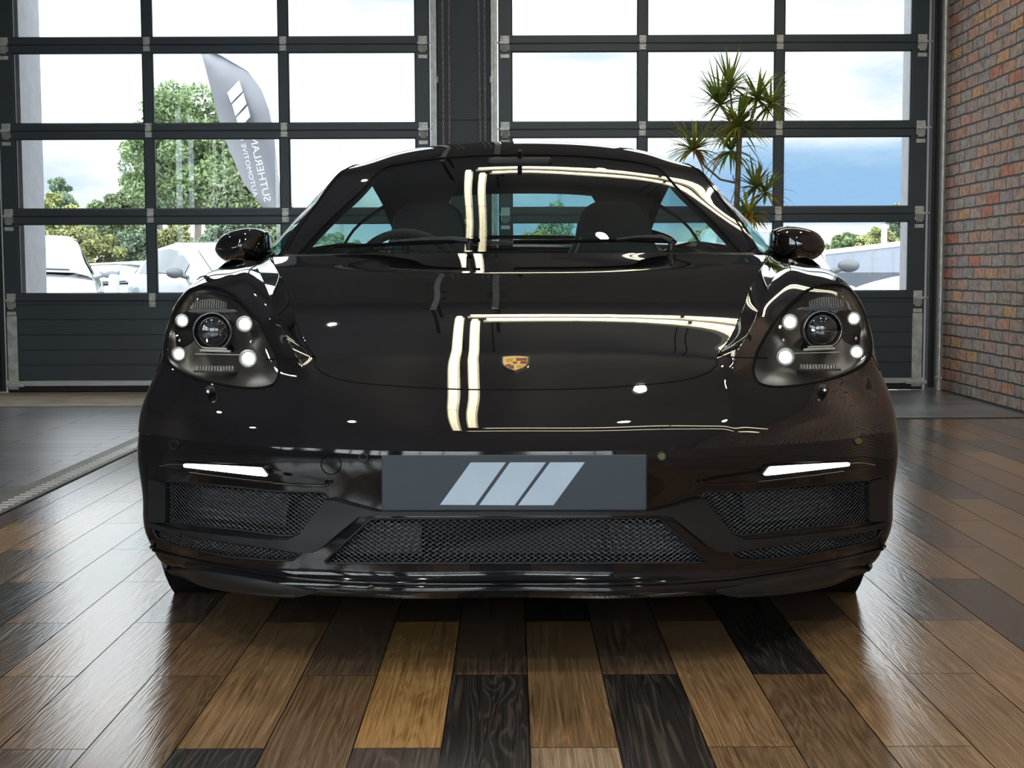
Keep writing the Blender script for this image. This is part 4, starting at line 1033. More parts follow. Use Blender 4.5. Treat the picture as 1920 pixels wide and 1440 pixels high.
# ---------------------------------------------------------------- headlights
def headlight(s, mm):
    loop = mm(HL)
    hl = seam('headlight', S1, loop, .0055, M['matte'], car, off=-.003, closed=True)
    hl['label'] = 'lit headlight with four white light points'
    ins = mm(S1.inv(HLc.mean(0)+(HLc-HLc.mean(0))*.992, side=1))
    panel('lamp_cover', S1, [ins], M['lampglass'], hl, h=.012, off=-.001)
    # housing bowl
    rings = []
    for f, dep in ((1.0, -.004), (.97, .03), (.88, .065), (.55, .085), (.1, .09)):
        q = S1.inv(HLc.mean(0)+(HLc-HLc.mean(0))*f, side=1); p = onto(S1, mm(q)); nn = np.array([0, .93, -.18]); rings.append(p+nn*dep)
    rings = np.array(rings); rings = np.concatenate([rings, rings[:, :1]], 1)
    MB().grid(rings).build('lamp_housing', M['smoke'], hl)
    # a point on the lamp's inner plane given by pixels, `dep` behind the cover
    def at(hx, py, dep):
        q = onto(S1, mm(S1.inv(np.array([(hx, py)], float), side=1)))[0]
        cam_ = np.array([0, CAM_Y, CAM_Z]); d = q-cam_; d /= np.linalg.norm(d); return Vector(q+d*dep)
    for hx, py, r in ((630, 599.5, .0088), (511.5, 606, .0104), (636, 662, .0090), (504, 671, .0110)):
        p = at(hx, py, .03); o = MB().lathe([(.0005, -.006), (r*.6, -.0055), (r, -.002), (r*1.02, .006), (.0005, .008)], 'y', tuple(p), 20).build('light_point', M['led'], hl)
        MB().lathe([(r*1.03, -.004), (r*1.9, -.012), (r*2.0, -.010), (r*1.1, .004)], 'y', tuple(p+Vector((0, .01, 0))), 24).build('light_point_bezel', M['flute'], hl)
        for dx in (-.004, .004): pass
    pc_ = at(571, 620, .045); R0 = .044
    pr = MB().lathe([(R0*1.16, .012), (R0*1.14, -.004), (R0*1.04, -.010), (R0*1.02, -.004), (R0*1.0, .01)], 'y', tuple(pc_), 40).build('projector_ring', M['smoke'], hl)
    MB().sphere(tuple(pc_+Vector((0, .012, 0))), (R0, R0*.75, R0), 32, 20).build('projector_lens', M['lens'], pr)
    MB().lathe([(R0*1.01, -.009), (R0*1.022, -.0108), (R0*1.03, -.008)], 'y', tuple(pc_), 40).build('lens_rim', M['chrome'], pr)
    # hood over the lens
    b = MB(); 
    for f0, zz, yy in ((1.0, 0, 0),):
        b.prism([tuple(pc_+Vector((x*R0, -.008, z*R0))) for x, z in ((-1.35, 1.12), (-1.1, 1.22), (1.1, 1.22), (1.35, 1.12), (1.1, 1.06), (-1.1, 1.06))], (0, .02, 0))
    b.build('lens_shroud', M['smoke'], pr)
    # fluted reflectors above and below
    for (cx, cy, wpx, hpx, n) in ((578, 568, 66, 17, 15), (566, 686, 72, 13, 13)):
        b = MB(); pa = at(cx, cy, .05); kx = (pa.y-CAM_Y)/FPX
        wm, hm = wpx*kx, hpx*kx
        for i in range(n):
            x0 = -wm/2+wm*i/n; arch = (1-((i+.5)/n*2-1)**2)*.45 if cy < 600 else 0
            pts = [(pa.x+x0+wm/n*(.5+.42*math.cos(a)), pa.y-.008*math.sin(a)) for a in np.linspace(0, PI, 6)]
            zt, zb_ = pa.z+hm*(.1+arch), pa.z-hm/2
            v = [(x, y, zb_) for x, y in pts]+[(x, y+.006, zt) for x, y in pts]
            b.add(v, [(j, j+1, j+7, j+6) for j in range(5)], True)
        b.build('fluted_reflector', M['flute'], hl)
        MB().bev(pa.x-wm*.55, pa.x+wm*.55, pa.y-.012, pa.y+.01, pa.z-hm/2-.005, pa.z-hm/2, .001).build('reflector_sill', M['smoke'], hl)
    for (xa, xb, cy, hh) in ((545, 590, 651.5, .0022), (538, 594, 656.5, .0032), (520, 604, 663, .0012)):
        a, b_ = at(xa, cy+1, .04), at(xb, cy-1, .04)
        MB().tube([a, (a+b_)/2, b_], hh, 8).build('bright_bar', M['barwhite'], hl)
    a = at(640, 700, .03); b_ = at(458, 722, .03)
    for hx, py in ((499, 640), (634, 637)):
        MB().sphere(tuple(at(hx, py, .03)), .0045, 10, 8).build('reflector_bead', M['chrome'], hl)
sidepair(headlight)

# ---------------------------------------------------------------- greenhouse
G_ = np.array([
 [(0,1.46,.872),(.25,1.475,.871),(.45,1.515,.866),(.60,1.565,.861),(.69,1.605,.857),(.745,1.635,.85)],
 [(0,1.63,.980),(.23,1.645,.9785),(.42,1.685,.972),(.57,1.735,.964),(.66,1.78,.957),(.72,1.815,.950)],
 [(0,1.83,1.081),(.21,1.843,1.080),(.39,1.88,1.076),(.53,1.93,1.069),(.615,1.975,1.062),(.68,2.015,1.054)],
 [(0,2.05,1.169),(.19,2.063,1.168),(.355,2.095,1.166),(.48,2.135,1.162),(.565,2.175,1.159),(.637,2.215,1.155)],
 [(0,2.25,1.2335),(.18,2.257,1.232),(.335,2.275,1.226),(.455,2.30,1.215),(.535,2.325,1.204),(.607,2.35,1.190)],
 [(0,2.5,1.29),(.18,2.5,1.286),(.33,2.5,1.274),(.45,2.5,1.254),(.525,2.5,1.23),(.58,2.5,1.20)],
 [(0,2.85,1.28),(.18,2.85,1.276),(.33,2.85,1.263),(.44,2.85,1.242),(.51,2.85,1.215),(.565,2.85,1.18)],
 [(0,3.2,1.215),(.18,3.2,1.212),(.33,3.2,1.20),(.44,3.2,1.175),(.51,3.2,1.145),(.56,3.2,1.11)],
 [(0,3.6,1.09),(.18,3.6,1.087),(.33,3.6,1.075),(.44,3.6,1.055),(.51,3.6,1.03),(.56,3.6,1.00)],
 [(0,3.95,.965),(.18,3.95,.963),(.33,3.95,.957),(.45,3.95,.948),(.53,3.95,.938),(.60,3.95,.925)]], float)
G_ = G_.transpose(1, 0, 2)
gm = G_[1:][::-1].copy(); gm[:, :, 0] *= -1
S3 = Surf(np.concatenate([gm, G_], 0)); S3.prep()
g0 = 5
UG = lambda i: S3.tu[g0+i]; VG = lambda x: np.interp(x, range(len(S3.tv)), S3.tv)
ws_px = dens([(421, 482), (376, 432), (336, 392), (301, 360), (271, 327), (256, 315), (226, 307), (176, 299.5), (101, 293), (0, 290)], step=6)
wsr = S3.inv(ws_px, side=1); wsr[-1, 0] = 0
wb_ = line(0, VG(0)+.004, wsr[0, 0], VG(0)+.004, 30)
wh = np.concatenate([wb_, wsr]); ws = np.concatenate([wh[1:], mirror_uv(wh[1:-1])])
wsg = panel('windscreen', S3, [ws], M['windshield'], car, h=.03)
seam('windscreen_seal', S3, np.concatenate([wsr, mirror_uv(wsr[:-1])]), .005, M['matte'], wsg, off=-.001)
rw = np.concatenate([line(-.33, VG(7.42), .33, VG(7.42), 20), line(.37, VG(7.7), .40, VG(8.75), 8), line(.37, VG(8.9), -.37, VG(8.9), 20), line(-.40, VG(8.75), -.37, VG(7.7), 8)])
rg = panel('rear_window', S3, [rw], M['carglass'], car, h=.05)
seam('rear_window_seal', S3, np.concatenate([rw, rw[:1]]), .006, M['matte'], rg)
rf = np.concatenate([line(UG(-5), VG(0), UG(5), VG(0), 40), line(UG(5), VG(9), UG(-5), VG(9), 40)])
panel('roof', S3, [rf], M['paint'], car, holes=[ws, rw], h=.022)
# headlining and inner pillars
ih = [S3.inv(np.array([(x*.985, y+3) for x, y in ws_px]), side=1)]
panel('headlining', S3, [np.concatenate([line(UG(-5), VG(0), UG(5), VG(0), 40), line(UG(5), VG(9), UG(-5), VG(9), 40)])], M['trimcloth'], car, holes=[ws, rw], h=.035, off=-.022)
for s in (1, -1):                       # roof gutter line and little stub at the pillar top
    seam('roof_gutter', S3, line(s*UG(4.7) if False else s*(UG(5)-.012), VG(.3), s*(UG(5)-.012), VG(7.5), 60), .003, M['matte'], car)
# side glass + doors
rail = np.array([G_[5, i] for i in range(10)])
ty = np.linspace(1.66, 3.75, 40); rx = np.interp(ty, rail[:, 1], rail[:, 0]); rz_ = np.interp(ty, rail[:, 1], rail[:, 2])
belt_x = np.interp(ty, [1.58, 2.0, 2.8, 3.3, 3.75], [.79, .815, .80, .74, .66]); belt_z = np.interp(ty, [1.58, 2.0, 2.8, 3.3, 3.75], [.835, .875, .915, .935, .945])
def side_strip(s, i0, i1, f0, f1, name, mt, parent):
    P = []
    for i in range(i0, i1):
        a = np.array([rx[i], ty[i], rz_[i]]); b = np.array([belt_x[i], ty[i], belt_z[i]])
        q = []
        for f in np.linspace(f0, f1, 7):
            p = a+(b-a)*f; p[0] += .03*math.sin(PI*f); p[0] *= s; q.append(p)
        P.append(q)
    return MB().grid(np.array(P)).build(name, mt, parent)
sec_y = [1.25, 1.42, 1.62, 2.05, 2.6, 3.05, 3.43, 3.85, 4.15, 4.33, 4.39]
SP = []
for y in sec_y:
    fx = np.interp(y, [1.42, 2.2, 3.0, 3.43, 4.0, 4.3, 4.39], [.905, .875, .89, .905, .885, .80, .70])
    zs_ = np.interp(y, [1.42, 3.9, 4.39], [.0, 0.0, .20])
    bx = np.interp(y, [1.42, 1.62, 2.05, 2.8, 3.3, 3.75, 4.15, 4.33, 4.39], [.80, .80, .818, .803, .745, .70, .68, .64, .60]); bz = np.interp(y, [1.42, 1.62, 2.05, 2.8, 3.3, 3.75, 4.15, 4.39], [.842, .84, .875, .915, .94, .94, .915, .80])
    SP.append([(fx*.90, y, .17+zs_*.8), (fx*.975, y, .25+zs_), (fx*.985, y, .42+zs_*.8), (fx, y, .62+zs_*.3), (fx*.995, y, .74), ((fx*.96+bx*.04), y, .80+(bz-.84)*.6), ((fx+bx)/2, y, (bz*.7+.3*.82)+.012), (bx, y, bz)])
SP = np.array(SP)
def body_side(s):
    T = SP.copy(); S = Surf(np.concatenate([T, T[:, :]], 0)[:len(T)]) if False else None
    b = MB(); tv = np.linspace(0, 1, 60); ts = np.linspace(0, 1, 26)
    kn = (np.array(sec_y)-1.25)/(4.39-1.25); Mm = nat_spline_M(kn, T)
    k_, a, b2, h = spl_coef(kn, tv); rows = a[:, None, None]*T[k_]+b2[:, None, None]*T[k_+1]+((a**3-a)*h*h/6)[:, None, None]*Mm[k_]+((b2**3-b2)*h*h/6)[:, None, None]*Mm[k_+1]
    rows = rows.transpose(1, 0, 2); kn2 = np.array([0, .1, .3, .55, .7, .8, .9, 1.0]); M2 = nat_spline_M(kn2, rows)
    k_, a, b2, h = spl_coef(kn2, ts); R = a[:, None, None]*rows[k_]+b2[:, None, None]*rows[k_+1]+((a**3-a)*h*h/6)[:, None, None]*M2[k_]+((b2**3-b2)*h*h/6)[:, None, None]*M2[k_+1]
    R = R.transpose(1, 0, 2); R[:, :, 0] *= s; m, n = R.shape[:2]
    idx = lambda i, j: i*n+j
    fd, fr = [], []
    for i in range(m-1):
        for j in range(n-1):
            c = (R[i, j]+R[i+1, j+1])/2
            if (c[1]-3.43)**2+(c[2]-.34)**2 < .375**2 or (c[1]-AY)**2+(c[2]-AZ)**2 < AR**2: continue
            if c[1] < 1.42 and c[2] > .61: continue
            (fd if 1.56 < c[1] < 2.72 and c[2] > .26 else fr).append((idx(i, j), idx(i, j+1), idx(i+1, j+1), idx(i+1, j)))
    vs = [tuple(p) for p in R.reshape(-1, 3)]
    d = MB().add(vs, fd, True).build('door', M['paint'], car); MB().add(vs, fr, True).build('rear_quarter', M['paint'], car)
    MB().bev(s*.885-.012, s*.885+.012, 2.45, 2.62, .735, .755, .006).build('door_handle', M['gloss'], d)
    for o in (d,):
        side_strip(s, 0, 30, .06, .98, 'door_window', M['carglass'], o)
    side_strip(s, 30, 37, .08, .98, 'quarter_window', M['carglass'], car)
    for i0, i1, nm in ((29, 31, 'window_pillar'), (36, 40, 'rear_pillar')): side_strip(s, i0, i1, 0.0, 1.0, nm, M['gloss'], car)
    side_strip(s, 0, 39, -.02, .08, 'window_frame', M['gloss'], car)
for s in (1, -1): body_side(s)
dk = [[(-SP[i, 7, 0], SP[i, 7, 1], SP[i, 7, 2]), (-.45, sec_y[i], SP[i, 7, 2]+.012), (0, sec_y[i], SP[i, 7, 2]+.02), (.45, sec_y[i], SP[i, 7, 2]+.012), (SP[i, 7, 0], SP[i, 7, 1], SP[i, 7, 2])] for i in range(7, len(sec_y))]
MB().grid(np.array(dk)).build('rear_deck', M['paint'], car)
MB().prism([(-.70, 4.37, .35), (.70, 4.37, .35), (.62, 4.37, .80), (-.62, 4.37, .80)], (0, .015, 0)).build('rear_panel', M['paint'], car)
MB().bev(-.62, .62, 4.385, 4.40, .62, .68, .006).build('tail_light_bar', mat('tail_red', (.25, .01, .01), .1, coat=1), car)
MB().bev(-.80, .80, .62, 4.35, .14, .20, .02).build('floorpan', M['matte'], car)
MB().prism([(-.82, .62, .2), (.82, .62, .2), (.62, .62, .5), (-.62, .62, .5)], (0, .01, 0)).build('front_bulkhead', M['matte'], car)
# cowl with wipers
cw = [[(x, np.interp(abs(x), [0, .74], [1.40, 1.46]), np.interp(abs(x), [0, .3, .6, .74], [.852, .851, .845, .836])) for x in np.linspace(-.74, .74, 15)],
      [(x, np.interp(abs(x), [0, .45, .74], [1.50, 1.54, 1.62]), np.interp(abs(x), [0, .3, .6, .74], [.868, .867, .858, .845])) for x in np.linspace(-.74, .74, 15)]]
MB().grid(np.array(cw)).build('cowl', M['satin'], car)
def on3(hx, py, off): return Vector(onto(S3, S3.inv(np.array([(hx, py)], float)), off)[0])
for (pts, arm, blade_) in ((None, [(-92, 473), (-120, 467), (-178, 468), (-240, 472)], [(-72, 466), (-150, 470), (-340, 476.5)]), (None, [(282, 474), (262, 465), (215, 466), (180, 470)], [(290, 471), (200, 467), (90, 469), (-10, 469)])):
    o = MB().tube([on3(x, y, .030) for x, y in blade_], .006, 6).build('windscreen_wiper', M['matte'], car)
    MB().tube([on3(x, y, .036) for x, y in arm], [.009, .008, .006, .004], 8).build('wiper_arm', M['satin'], o)
    p = on3(*arm[0], .028); MB().lathe([(.009, -.02), (.011, 0), (.008, .008), (.0005, .010)], 'z', tuple(p), 16).build('wiper_pivot', M['satin'], o)
# stubs on the roof edge beside the windscreen
# door mirrors ------------------------------------------------------------------
def mirror(s, mm):
    Y = 1.74; hs = [(477, 433), (487, 428.5), (506, 425), (530, 427), (552, 433.5), (566, 443), (573.5, 455), (576, 465), (571, 476), (560, 486), (545, 491), (520, 491.5), (490, 489), (476, 484), (473.5, 465), (474.5, 448)]
    q = [unproj(960+a, b, Y) for a, b in dens(np.array(hs, float), True, 6)]; c = sum(q, Vector())/len(q)
    rings = []
    for f, dy in ((.02, -.075), (.35, -.070), (.62, -.055), (.82, -.032), (.94, -.008), (1.0, .03), (1.0, .07), (.96, .10)):
        rings.append([(s*(c.x+(p.x-c.x)*f), Y+dy+.05*(p.x-c.x)/.15*.35, c.z+(p.z-c.z)*f) for p in q])
    rings = np.array(rings); rings = np.concatenate([rings, rings[:, :1]], 1)
    o = MB().grid(rings).build('door_mirror', M['paint'], car)
    back = rings[-1][:-1]; cb = back.mean(0)
    MB().add([tuple(cb+(p-cb)*.96+np.array([0, -.008, 0])) for p in back], [tuple(range(len(back)))]).build('mirror_glass', M['mirror'], o)
    foot = unproj(960+480, 492, Y); 
    MB().tube([(s*(c.x-.03), Y+.05, c.z-.03), (s*(c.x-.085), Y+.04, c.z-.055), (s*(c.x-.13), Y+.02, c.z-.085), (s*(c.x-.16), Y+.0, c.z-.10)], [.05, .035, .03, .032], 12).build('mirror_arm', M['gloss'], o)
    a = np.array([(s*p.x, Y-.036+.05*(p.x-c.x)/.15*.35, p.z) for p in [unproj(960+x, y, Y) for x, y in ((488, 467), (510, 469), (540, 468), (562, 465))]])
    MB().tube([Vector((p[0], p[1]-.018, p[2])) for p in a], .002, 6).build('mirror_indicator', M['gloss'], o)
sidepair(mirror)
# wheels -------------------------------------------------------------------------
def wheel(s, y, wdt, xo):
    t = empty('wheel', (s*(xo-wdt/2), y, .336), car); w2 = wdt/2
    MB().lathe([(.25, -w2*.85), (.27, -w2), (.315, -w2), (.333, -w2*.86), (.336, -w2*.5), (.336, w2*.5), (.333, w2*.86), (.315, w2), (.27, w2), (.25, w2*.85)], 'x', n=64).build('tyre', M['rubber'], t)
    MB().lathe([(.252, -w2*.85), (.245, -w2*.6), (.235, 0), (.245, w2*.6), (.256, w2*.86)], 'x', n=48).build('rim_barrel', M['alloy'], t)
    b = MB(); xs = s*w2*.7
    for k in range(10):
        a = 2*PI*k/10
        for da in (-.07, .07):
            u = Vector((0, math.cos(a+da), math.sin(a+da))); v = Vector((0, -math.sin(a), math.cos(a)))*.011
            p, q = u*.05, Vector((0, math.cos(a+da*2), math.sin(a+da*2)))*.25; o_ = Vector((xs, 0, 0)); th = Vector((s*.02, 0, 0))
            b.prism([o_+p-v, o_+q-v, o_+q+v, o_+p+v], th)
    b.lathe([(.0005, xs-.01), (.07, xs-.01), (.07, xs+.022), (.0005, xs+.026)], 'x', n=24)
    b.build('spokes', M['alloy'], t)
    MB().lathe([(.06, xs-s*.06), (.17, xs-s*.06), (.17, xs-s*.08), (.06, xs-s*.08)], 'x', n=40).build('brake_disc', M['zinc'], t)
    MB().lathe([(AR-.005, -.12), (AR+.012, -.12), (AR+.012, .10), (AR-.005, .10)], 'x', n=48).build('arch_liner', M['matte'], t)
for s in (1, -1):
    wheel(s, AY, .235, .872); wheel(s, 3.43, .265, .895)
# interior ---------------------------------------------------------------------
MB().grid(np.array([[(x, y, z) for x in np.linspace(-.72, .72, 12)] for y, z in ((1.50, .855), (1.62, .868), (1.80, .862), (1.90, .82), (1.95, .70), (1.95, .4))])).build('dashboard', M['leather'], car)
bn = MB(); bn.grid(np.array([[(-.40+.19*math.cos(a)*1.0, y, .84+.045*math.sin(a)) for a in np.linspace(0, PI, 12)] for y in (1.66, 1.88)])); bn.build('instrument_binnacle', M['leather'], car)
st = empty('steering_wheel', (-.38, 2.02, .775), car); st.rotation_euler = (math.radians(-68), 0, 0)
MB().tube([(.18*math.cos(a), .18*math.sin(a), 0) for a in np.linspace(0, 2*PI, 40)], .015, 8, caps=False).build('wheel_rim', M['leather'], st)
b = MB()
for a in (0, PI, -PI/2): b.tube([(.03*math.cos(a), .03*math.sin(a), -.01), (.17*math.cos(a), .17*math.sin(a), 0)], .013, 6)
b.lathe([(.0005, .02), (.055, .015), (.065, -.02), (.0005, -.03)], n=20); b.build('wheel_hub', M['leather'], st)
def seat(cx):
    t = empty('seat', (cx, 2.75, .25), car)
    prof = [(-.20, .10, .26), (-.02, .22, .27), (.18, .30, .275), (.40, .36, .27), (.55, .39, .25), (.63, .405, .20), (.68, .41, .165), (.76, .42, .155), (.82, .425, .14), (.85, .43, .08)]
    P = []
    for z, y, w in prof:
        th = .06 if z < .6 else .045
        P.append([(-w, y+.0, z), (-w*.97, y-th*.9, z), (-w*.72, y-th*.55, z), (0, y-th*.5, z), (w*.72, y-th*.55, z), (w*.97, y-th*.9, z), (w, y, z), (w*.8, y+th, z), (0, y+th*1.2, z), (-w*.8, y+th, z), (-w, y, z)])
    P = np.array(P); m = MB(); m.grid(P); m.add(P[-1][:-1], [tuple(range(10))]); o = m.build('backrest', M['leather'], t)
    md = o.modifiers.new('smooth', 'SUBSURF'); md.levels = 1; md.render_levels = 2
    MB().bev(-.26, .26, -.32, .22, -.08, .08, .05).build('seat_cushion', M['leather'], t)
    MB().tube([(-.20, .33, .50), (-.17, .345, .62), (-.14, .35, .70)], .006, 6).build('seam_piping', mat('grey_piping', (.25, .27, .28), .6), t)
    return t
seat(-.385); seat(.385)
MB().prism([(-.74, 3.22, .25), (.74, 3.22, .25), (.72, 3.30, .90), (-.72, 3.30, .90)], (0, .02, 0)).build('cabin_bulkhead', M['trimcloth'], car)
MB().grid(np.array([[(x, y, .885+.015*(y-3.3)) for x in np.linspace(-.72, .72, 6)] for y in (3.30, 3.6, 3.95)])).build('parcel_shelf', M['trimcloth'], car)
mi = MB().bev(-.11, .11, -.015, .015, -.03, .03, .012).build('interior_mirror', M['satin'], car); mi.location = (0, 2.10, 1.17); mi.rotation_euler = (math.radians(15), 0, 0)
MB().tube([(0, 0, .03), (0, -.03, .06)], .008, 6).build('mirror_stem', M['satin'], mi)
# ================================================================ the plant by the right door
def px_at(px, py, Y): return unproj(px, py, Y)
M['leafA'] = leaf_mat('dracaena_leaf', (0.22, 0.30, 0.06), 0.35, 14)
M['leafB'] = leaf_mat('dracaena_leaf_yellowing', (0.48, 0.44, 0.06), 0.3, 14)
M['leafC'] = leaf_mat('dracaena_leaf_dry', (0.48, 0.25, 0.06), 0.3, 14)
M['stem'] = mat('dracaena_stem', (0.22, 0.17, 0.12), 0.8, var=0.3, vscale=60)
PY = 5.45
base = Vector((px_at(1382, 520, PY).x, PY, 0))
plant = empty('potted_dracaena', base)
def rel(px, py, dy=0.0): return px_at(px, py, PY+dy)-base
trunk = MB()
trunk.tube([(0, 0, .36), rel(1381, 640), rel(1380, 520), rel(1381, 420), rel(1385, 330), rel(1388, 262)], [.021, .02, .019, .0175, .016, .015], 10)
trunk.build('trunk', M['stem'], plant)
def limb(pts, r=.006): MB().tube(pts, [r*1.2]+[r]*(len(pts)-1), 7).build('branch', M['stem'], plant)
top = rel(1388, 262)
heads = [  # px, py, dy, leaves, length, droop, yellow share
    (1370, 162, .03, 34, .20, .25, .05), (1421, 186, -.05, 34, .19, .45, .10), (1447, 196, .04, 34, .18, .35, .25),
    (1352, 198, .10, 30, .21, .30, .03), (1386, 238, -.04, 46, .19, .75, .35), (1303, 282, -.02, 40, .19, .65, .30),
    (1418, 352, .02, 30, .15, .50, .10), (1437, 362, .07, 24, .15, .80, .45), (1404, 405, -.03, 34, .14, 1.1, .5), (1372, 285, .06, 26, .20, 1.2, .2)]
def rosette(c, n, L, droop, ysh, seed):
    r = np.random.default_rng(seed); bs = {k: MB() for k in 'ABC'}
    for i in range(n):
        az = 2.4*i + r.normal(0, .2); el = r.uniform(-.55, 1.25)
        l = L*r.uniform(.7, 1.12); wd = .0085*r.uniform(.8, 1.25)
        d = Vector((math.cos(az)*math.cos(el), math.sin(az)*math.cos(el), math.sin(el)))
        s = Vector((-math.sin(az), math.cos(az), 0)); pts = []; p = Vector(c); ns = 6
        vs = []
        for k in range(ns+1):
            f = k/ns; wk = wd*(min(1, f*5+.4))*(1-f**2.2)+.0004
            nrm = d.cross(s).normalized()*(wk*.35)
            vs += [p-s*wk, p+nrm*-1, p+s*wk]
            p = p + d*(l/ns); d = (d + Vector((0, 0, -droop*.30*(0.4+f)*max(0.15, math.cos(el))))).normalized()
        fs = []
        for k in range(ns):
            a = 3*k; fs += [(a, a+1, a+4, a+3), (a+1, a+2, a+5, a+4)]
        low = el < .25
        q = r.random(); key = 'A'
        if q < ysh*(1.6 if low else .7): key = 'B'
        if q < ysh*(.35 if low else .05): key = 'C'
        bs[key].add(vs, fs, True)
    return bs
for i, (px, py, dy, n, L, dr, ys) in enumerate(heads):
    c = rel(px, py, dy)
    st = top if py < 300 and i != 5 else rel(1383, 330)
    if i == 5: limb([rel(1384, 345), rel(1352, 338, 0), rel(1322, 312), c])
    elif i in (6, 7): limb([rel(1382, 420), rel(1405, 400, dy), c])
    elif i == 8: limb([rel(1381, 440), c])
    elif i not in (4, 9): limb([top, (top+c)/2+Vector((.012*(1 if i % 2 else -1), 0, -.01)), c])
    bs = rosette(c, int(n*1.7), L*1.25, dr, ys, 50+i)
    ro = bs['A'].build('leaf_rosette', M['leafA'], plant, recalc=False)
    for k, nm in (('B', 'yellowed_leaves'), ('C', 'dry_leaves')):
        if bs[k].v: bs[k].build(nm, M['leaf'+k], ro, recalc=False)
for (a, b_) in (((1402, 268), (1425, 345)), ((1400, 300), (1418, 340)), ((1375, 330), (1368, 390))):
    limb([rel(*a), rel((a[0]+b_[0])/2+10, (a[1]+b_[1])/2-8, .03), rel(*b_)], .0025)
pot = MB().lathe([(.0005, 0), (.14, 0), (.15, .01), (.18, .34), (.195, .345), (.195, .38), (.18, .385), (.172, .36), (.0005, .35)], n=32)
pot.build('pot', mat('pot_grey', (.12, .12, .125), .5), plant)
tag(plant, 'tall dracaena with spiky green and yellowing leaf heads by the right glazed door', 'plant')

# ================================================================ outside the doors
M['asphalt'] = mat('pale_asphalt', (0.16, 0.165, 0.175), 0.85, var=0.12, vscale=3)
g = MB().box(-90, 90, WALL_Y+.3, 160, -.25, -.02).build('ground', M['asphalt']); tag(g, kind='structure')
M['pier'] = mat('light_render', (0.40, 0.40, 0.42), 0.85, var=0.08, vscale=12)
for x0, x1, s in ((-3.53, -3.43, 'left'), (2.86, 2.98, 'right')):
    o = MB().box(x0-.3 if s == 'left' else x0, x1 if s == 'left' else x1+.3, WALL_Y+.4, WALL_Y+.85, -.03, 4.2).build('wall_reveal_'+s, M['pier']); tag(o, kind='structure')
# trees ---------------------------------------------------------------------
M['bark'] = mat('tree_bark', (0.16, 0.13, 0.11), 0.9, var=0.2)
def leafmat(name, c): return mat(name, c, 0.7, var=0.4, vscale=0.9)
LM = [leafmat('foliage_green', (0.115, 0.165, 0.065)), leafmat('foliage_yellowgreen', (0.175, 0.19, 0.065)), leafmat('foliage_bluegreen', (0.10, 0.145, 0.085)), leafmat('foliage_deep', (0.10, 0.135, 0.06))]
def tree(px, pytop, pybase, wpx, Y, m, label, seed, n=5000, leaf=.11, holes=.0, name='broadleaf_tree'):
    n = int(n*3.6); leaf *= .52
    r = np.random.default_rng(seed)
    T = unproj(px, pytop, Y); B = unproj(px, pybase, Y); W = wpx/FPX*(Y-CAM_Y)/2
    t = empty(name, (T.x, Y, -.02)); H = T.z; zb = max(B.z, .4); hc = (H-zb)/2; zb0 = zb
    nb = 64; blobs = []
    for i in range(nb):
        u = r.normal(size=3); u /= np.linalg.norm(u); q = r.uniform(.1, 1.0)**.5
        if u[2] > 0: u[:2] *= .85
        blobs.append((u[0]*W*q*.88, u[1]*W*q*.88, zb+hc+u[2]*hc*q*.9, r.uniform(.16, .28)*min(W, hc)))
    per = n//nb; V = []; F = []
    for (x, y, z, rad) in blobs:
        u = r.normal(size=(per, 3)); u /= np.linalg.norm(u, axis=1)[:, None]; u *= (rad*r.uniform(.45, 1.08, per)**.6)[:, None]
        c = u*[1.15, 1.15, .85]+[x, y, z]
        a = r.normal(size=(per, 3)); a /= np.linalg.norm(a, axis=1)[:, None]; b_ = np.cross(a, r.normal(size=(per, 3))); b_ /= np.linalg.norm(b_, axis=1)[:, None]
        s = leaf*r.uniform(.6, 1.3, per)[:, None]
        q = np.stack([c-a*s, c-b_*s*.55, c+a*s, c+b_*s*.55], 1)
        k = len(V)*1
        V.append(q.reshape(-1, 3))
    V = np.concatenate(V); nf = len(V)//4
    me = bpy.data.meshes.new('foliage'); me.from_pydata(V.tolist(), [], [(4*i, 4*i+1, 4*i+2, 4*i+3) for i in range(nf)])
    o = bpy.data.objects.new('foliage', me); C.objects.link(o); me.materials.append(m); o.parent = t
    tb = MB(); tb.tube([(0, 0, 0), (.05*W, 0, zb), (0, .03*W, zb+hc*.8)], [W*.045+.03, W*.035+.02, W*.015+.01], 8)
    for i in range(0, nb, 2):
        x, y, z, rad = blobs[i]; zz = zb+(z-zb)*.25
        tb.tube([(0, 0, zz), (x*.5, y*.5, (zz+z)/2+.05), (x, y, z)], [W*.018+.01, W*.012+.006, .006], 6)
    tb.build('trunk', M['bark'], t)
    tag(t, label, 'tree'); return t
tree(360, 133, 420, 290, 38, LM[0], 'tall airy tree behind the grey flag outside the left door', 3, 7500, .13)
tree(295, 250, 430, 170, 46, LM[2], 'loose branchy lower tree left of the flag', 4, 2600, .13)
tree(460, 290, 470, 190, 31.5, LM[3], 'thin see-through tree right behind the lower half of the flag', 5, 3000, .11)
tree(112, 318, 470, 70, 52, LM[2], 'slim blue-green tree rising above the yellow-green bush at far left', 6, 2200, .14)
tree(105, 358, 500, 150, 34, LM[1], 'yellow-green rounded tree beside the left concrete reveal', 7, 5000, .11)
tree(215, 342, 500, 120, 36, LM[3], 'round olive tree above the dark low car', 8, 4500, .11)
tree(150, 420, 510, 190, 29, LM[1], 'bright yellow-green hedge-like tree above the white car at far left', 9, 5000, .10)
tree(270, 415, 510, 120, 34.5, LM[2], 'dull blue-green tree beside the left mullion above the fence', 10, 3500, .10)
tree(330, 405, 505, 90, 28, LM[1], 'yellow-green tree directly over the pale car with the dark mirror', 11, 3000, .09)
tree(440, 400, 505, 170, 25.5, LM[2], 'grey-green tree beyond the black door mirror on the left', 12, 3500, .10)
